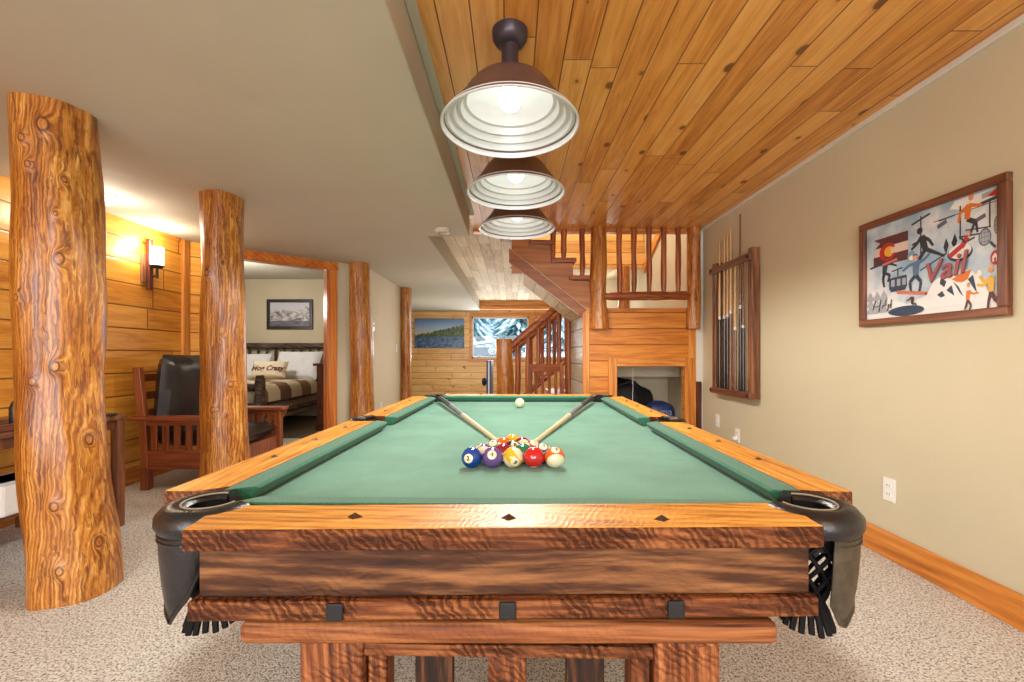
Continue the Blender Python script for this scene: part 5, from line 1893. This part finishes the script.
# dining chair seen over the far rail
CH = thing('dining_chair', 'wooden slat-back dining chair beyond the far end of the pool table', 'chair', (0.44, 4.86, 0), radians(14))
for sx in (-1, 1):
    p = [(-0.02, 0.0), (0.03, 0.0), (0.03, 0.45), (0.06, 0.93), (0.02, 0.95), (-0.02, 0.45)]
    MB().prism([(sx * 0.19 - 0.018, y + 0.17, z) for y, z in p], (0.036, 0, 0)).build('back_post', M['mission'], CH, bevel=0.004)
    MB().box(sx * 0.19 - 0.02, sx * 0.19 + 0.02, -0.22, -0.18, 0, 0.43).build('leg', M['mission'], CH, bevel=0.004)
    MB().box(sx * 0.19 - 0.01, sx * 0.19 + 0.01, -0.19, 0.18, 0.20, 0.23).build('stretcher', M['mission'], CH)
MB().box(-0.215, 0.215, -0.23, 0.18, 0.43, 0.46).build('seat', M['mission'], CH, bevel=0.008)
MB().box(-0.185, 0.185, 0.20, 0.228, 0.86, 0.945).build('top_rail', M['mission_x'], CH, bevel=0.006)
MB().box(-0.185, 0.185, 0.185, 0.207, 0.54, 0.58).build('lower_rail', M['mission_x'], CH, bevel=0.004)
for k in range(4):
    x = -0.12 + 0.08 * k
    MB().prism([(x - 0.018, 0.190, 0.57), (x + 0.018, 0.190, 0.57), (x + 0.018, 0.210, 0.87), (x - 0.018, 0.210, 0.87)], (0, 0.012, 0)).build('slat', M['mission'], CH, bevel=0.002)

BL = thing('folding_board', 'upright dark blue folded panel with pale edge left of the lower newel', 'folded panel', (-0.32, 6.6, 0))
M['navy'] = plain('navy_board', rgb(36, 60, 110), 0.4)
MB().box(-0.045, -0.02, -0.35, 0.35, 0.10, 0.97).build('panel', M['navy'], BL, bevel=0.008)
MB().box(0.0, 0.025, -0.35, 0.35, 0.10, 0.97).build('panel', M['navy'], BL, bevel=0.008)
MB().box(-0.02, 0.0, -0.34, 0.34, 0.12, 0.95).build('edge_band', M['plastic'], BL, bevel=0.002)
MB().box(-0.09, 0.07, -0.32, -0.28, 0.03, 0.10).box(-0.09, 0.07, 0.28, 0.32, 0.03, 0.10).build('foot', M['iron'], BL)
for a in (-0.075, 0.055):
    for b in (-0.30, 0.30):
        MB().cyl((a, b - 0.012, 0.03), (a, b + 0.012, 0.03), 0.03, 0.03, 16).build('wheel', M['iron'], BL, smooth=True)
MB().sphere((-0.085, -0.2, 0.66), 0.045, 16, 10, sc=(.8, 1, 1.3)).build('knob', M['iron'], BL, smooth=True)

# ================================================================== INSIDE THE NOOK
BG = thing('duffel_bag', 'large black duffel bag piled inside the storage nook', 'bag', (1.30, 5.14, 0.0))
M['nylon'] = plain('black_nylon', rgb(22, 22, 26), 0.55, 0, 0.5, 18, 0.25)
M['nylon_b'] = plain('blue_nylon', rgb(34, 52, 104), 0.5, 0, 0.5, 18, 0.25)


def lump(c, r, sc, seed, amp=0.12, n=34):
    vs, fs = [], []
    for i in range(n // 2 + 1):
        th_ = pi * i / (n // 2)
        for k in range(n):
            q = 2 * pi * k / n
            d = Vector((sin(th_) * cos(q), sin(th_) * sin(q), cos(th_)))
            f = 1 + amp * mnoise.noise(d * 1.8 + Vector((seed, 0, 0))) + amp * 0.4 * mnoise.noise(d * 5 + Vector((seed, 3, 0)))
            e = [math.copysign(abs(x) ** 0.75, x) for x in d]
            vs.append((c[0] + e[0] * r * sc[0] * f, c[1] + e[1] * r * sc[1] * f, c[2] + e[2] * r * sc[2] * f))
    for i in range(n // 2):
        for k in range(n):
            k2 = (k + 1) % n
            fs.append((i * n + k, (i + 1) * n + k, (i + 1) * n + k2, i * n + k2))
    return vs, fs


MB().add(*lump((0, 0, 0.385), 0.37, (0.95, 0.56, 1.0), 1.0)).build('body', M['nylon'], BG, smooth=True)
MB().tube([(-0.16, -0.16, 0.62), (-0.10, -0.24, 0.72), (0.02, -0.26, 0.76), (0.10, -0.22, 0.68), (0.14, -0.18, 0.60)], 0.013, 8).build('handle', M['nylon'], BG, smooth=True)
MB().tube([(-0.20, -0.21, 0.48), (-0.05, -0.28, 0.50), (0.12, -0.27, 0.48), (0.2, -0.2, 0.44)], 0.006, 8).build('zipper', M['plastic'], BG, smooth=True)
B2 = thing('ski_bag', 'dark blue fabric bag with pale lettering lying in the storage nook', 'bag', (1.58, 4.72, 0.235))
MB().add(*lump((0, 0, 0.165), 0.155, (1.0, 0.85, 1.0), 4.0, 0.08)).build('body', M['nylon_b'], B2, smooth=True)
vs, fs = text_mesh('ma', 0.11, 0.001, 0.1, 0.002)
out = []
for p in vs:
    out.append((p.x + 0.02, -0.142 + 0.5 * p.x * p.x, p.y + 0.22))
MB().add(out, fs).build('lettering', M['lettering'] if 'lettering' in M else plain('pale_blue_print', rgb(150, 166, 206), 0.5), B2, recalc=False)
CT = thing('storage_crate', 'dark crate holding up the blue bag inside the storage nook', 'crate', (1.58, 4.72, 0.0))
cm = MB()
cm.box(-0.15, 0.15, -0.11, 0.11, 0, 0.02).box(-0.15, -0.13, -0.11, 0.11, 0.02, 0.215).box(0.13, 0.15, -0.11, 0.11, 0.02, 0.215).box(-0.13, 0.13, -0.11, -0.09, 0.02, 0.215).box(-0.13, 0.13, 0.09, 0.11, 0.02, 0.215)
cm.build('body', M['iron'], CT, bevel=0.004)
MB().box(-0.155, 0.155, -0.115, 0.115, 0.216, 0.232).build('lid', M['iron'], CT, bevel=0.002)
tag(MB().tube([(1.275, 4.64, 0.92), (1.272, 4.63, 0.7), (1.268, 4.64, 0.45), (1.27, 4.645, 0.30)], 0.0022, 6).build('pull_cord', M['plastic'], None, smooth=True), 'thin white cord hanging in the opening of the storage nook', 'cord')

# ================================================================== OUTSIDE
t = NT('snow')
t.bump(t.noise(t.obj(), 1.5, 5), 0.6, 0.1)
M['snow'] = t.set(color=t.ramp(t.noise(t.obj(), 0.8, 4), [(0.3, rgb(222, 232, 240)), (0.7, rgb(250, 252, 255))]), rough=0.7)
vs, fs = [], []
nx, ny = 40, 30
for i in range(nx + 1):
    for j in range(ny + 1):
        x = -16 + 36 * i / nx
        y = 11.1 + 30 * j / ny
        z = 0.55 + 0.05 * (y - 11.1) * min(1, (y - 11.1) / 12) + 0.25 * mnoise.noise(Vector((x * 0.2, y * 0.2, 0)))
        vs.append((x, y, z))
for i in range(nx):
    for j in range(ny):
        a = i * (ny + 1) + j
        fs.append((a, a + ny + 1, a + ny + 2, a + 1))
struct(MB().add(vs, fs).build('ground', M['snow'], None, smooth=True))
M['needle'] = plain('frosted_needles', rgb(70, 118, 122), 0.8, 0, 0.5, 8, 0.3)
M['needle_s'] = plain('snowy_needles', rgb(205, 226, 236), 0.8, 0, 0.5, 8, 0.15)
M['bark'] = plain('tree_bark', rgb(60, 54, 52), 0.9, 0, 0.5, 20, 0.2)


def conifer(x, y, z, H, R, label, snowy, seed):
    rnd = random.Random(seed)
    o = thing('conifer_tree', label, 'tree', (x, y, z), 0, 'trees outside the far windows')
    MB().cyl((0, 0, 0), (0, 0, H * 0.97), 0.05 * H / 4, 0.01, 10).build('trunk', M['bark'], o, smooth=True)
    m = MB()
    L_ = 34
    for k in range(L_):
        u = k / (L_ - 1)
        zc = H * (0.14 + 0.84 * u)
        rr = R * (1 - u) ** 0.85 + 0.05
        nb = 15
        for b in range(nb):
            q = 2 * pi * (b + rnd.random() * 0.6) / nb + k
            l = rr * rnd.uniform(0.75, 1.1)
            tip = Vector((cos(q) * l, sin(q) * l, zc - 0.45 * l))
            base = Vector((0, 0, zc))
            side = Vector((-sin(q), cos(q), 0)) * l * 0.09
            mid = base.lerp(tip, 0.6)
            mi = 1 if rnd.random() < snowy else 0
            vs = [base, mid + side, tip, mid - side, mid + Vector((0, 0, 0.10 * l)), mid - Vector((0, 0, 0.06 * l))]
            m.add(vs, [(0, 1, 4), (1, 2, 4), (2, 3, 4), (3, 0, 4), (0, 5, 1), (1, 5, 2), (2, 5, 3), (3, 5, 0)], mi)
    m.build('foliage', [M['needle'], M['needle_s']], o, recalc=False)
    return o


conifer(0.28, 20.5, 0.7, 7.5, 1.3, 'dark snowy conifer right of the middle in the far window', 0.45, 3)
conifer(-2.4, 28.0, 1.0, 8.5, 1.5, 'pale snow-covered conifer at the left in the far window', 0.85, 4)
conifer(-0.4, 32.0, 1.1, 9.0, 1.5, 'tall snow-covered conifer in the centre background of the far window', 0.8, 5)
conifer(1.4, 27.0, 1.0, 8.0, 1.6, 'conifer behind the window post between the two far windows', 0.6, 6)
conifer(2.7, 24.0, 0.9, 7.0, 1.5, 'conifer seen in the narrower right far window', 0.5, 7)
conifer(-3.2, 31.0, 1.2, 9.0, 1.8, 'snowy conifer beyond the left edge of the far window', 0.8, 8)
conifer(-1.3, 36.0, 1.4, 10.0, 1.7, 'distant snow-laden conifer behind the shed roof', 0.9, 18)
conifer(-4.9, 36.0, 1.4, 10.0, 1.7, 'distant snow-laden conifer at the far left outside', 0.9, 19)
conifer(0.9, 38.0, 1.5, 10.0, 1.6, 'distant conifer behind the dark snowy conifer', 0.7, 20)
conifer(3.9, 33.0, 1.3, 10.0, 1.7, 'distant conifer at the right outside', 0.7, 21)
# low shed with snowy roof
SH = thing('shed', 'low snow-roofed shed in front of the trees outside', 'shed', (-1.2, 22.5, 0.7))
MB().box(-1.6, 1.6, 0, 2.0, 0, 0.75).build('wall', plain('shed_boards', rgb(86, 100, 112), 0.8), SH)
MB().prism([(-1.9, -0.2, 0.72), (0.2, -0.2, 1.0), (2.0, -0.2, 0.72), (2.0, -0.2, 0.82), (0.2, -0.2, 1.12), (-1.9, -0.2, 0.82)], (0, 2.4, 0)).build('roof', M['snow'], SH)
for k, (x, y, lab) in enumerate(((-1.02, 13.6, 'small blue-grey post standing in the snow at the left'), (-0.62, 13.8, 'small round blue-green shrub standing in the snow'))):
    if k == 0:
        tag(MB().cyl((0, 0, 0), (0, 0, 0.42), 0.03, 0.025, 10).cyl((0, 0, 0.36), (0, 0, 0.46), 0.055, 0.05, 12).build('garden_post', M['needle'], None, smooth=True, loc=(x, y, 0.62)), lab, 'post')
    else:
        tag(MB().add(*lump((0, 0, 0.14), 0.15, (1, 1, 1), 3.0, 0.5, 26)).build('shrub', M['needle'], None, smooth=True, loc=(x, y, 0.66)), lab, 'shrub')
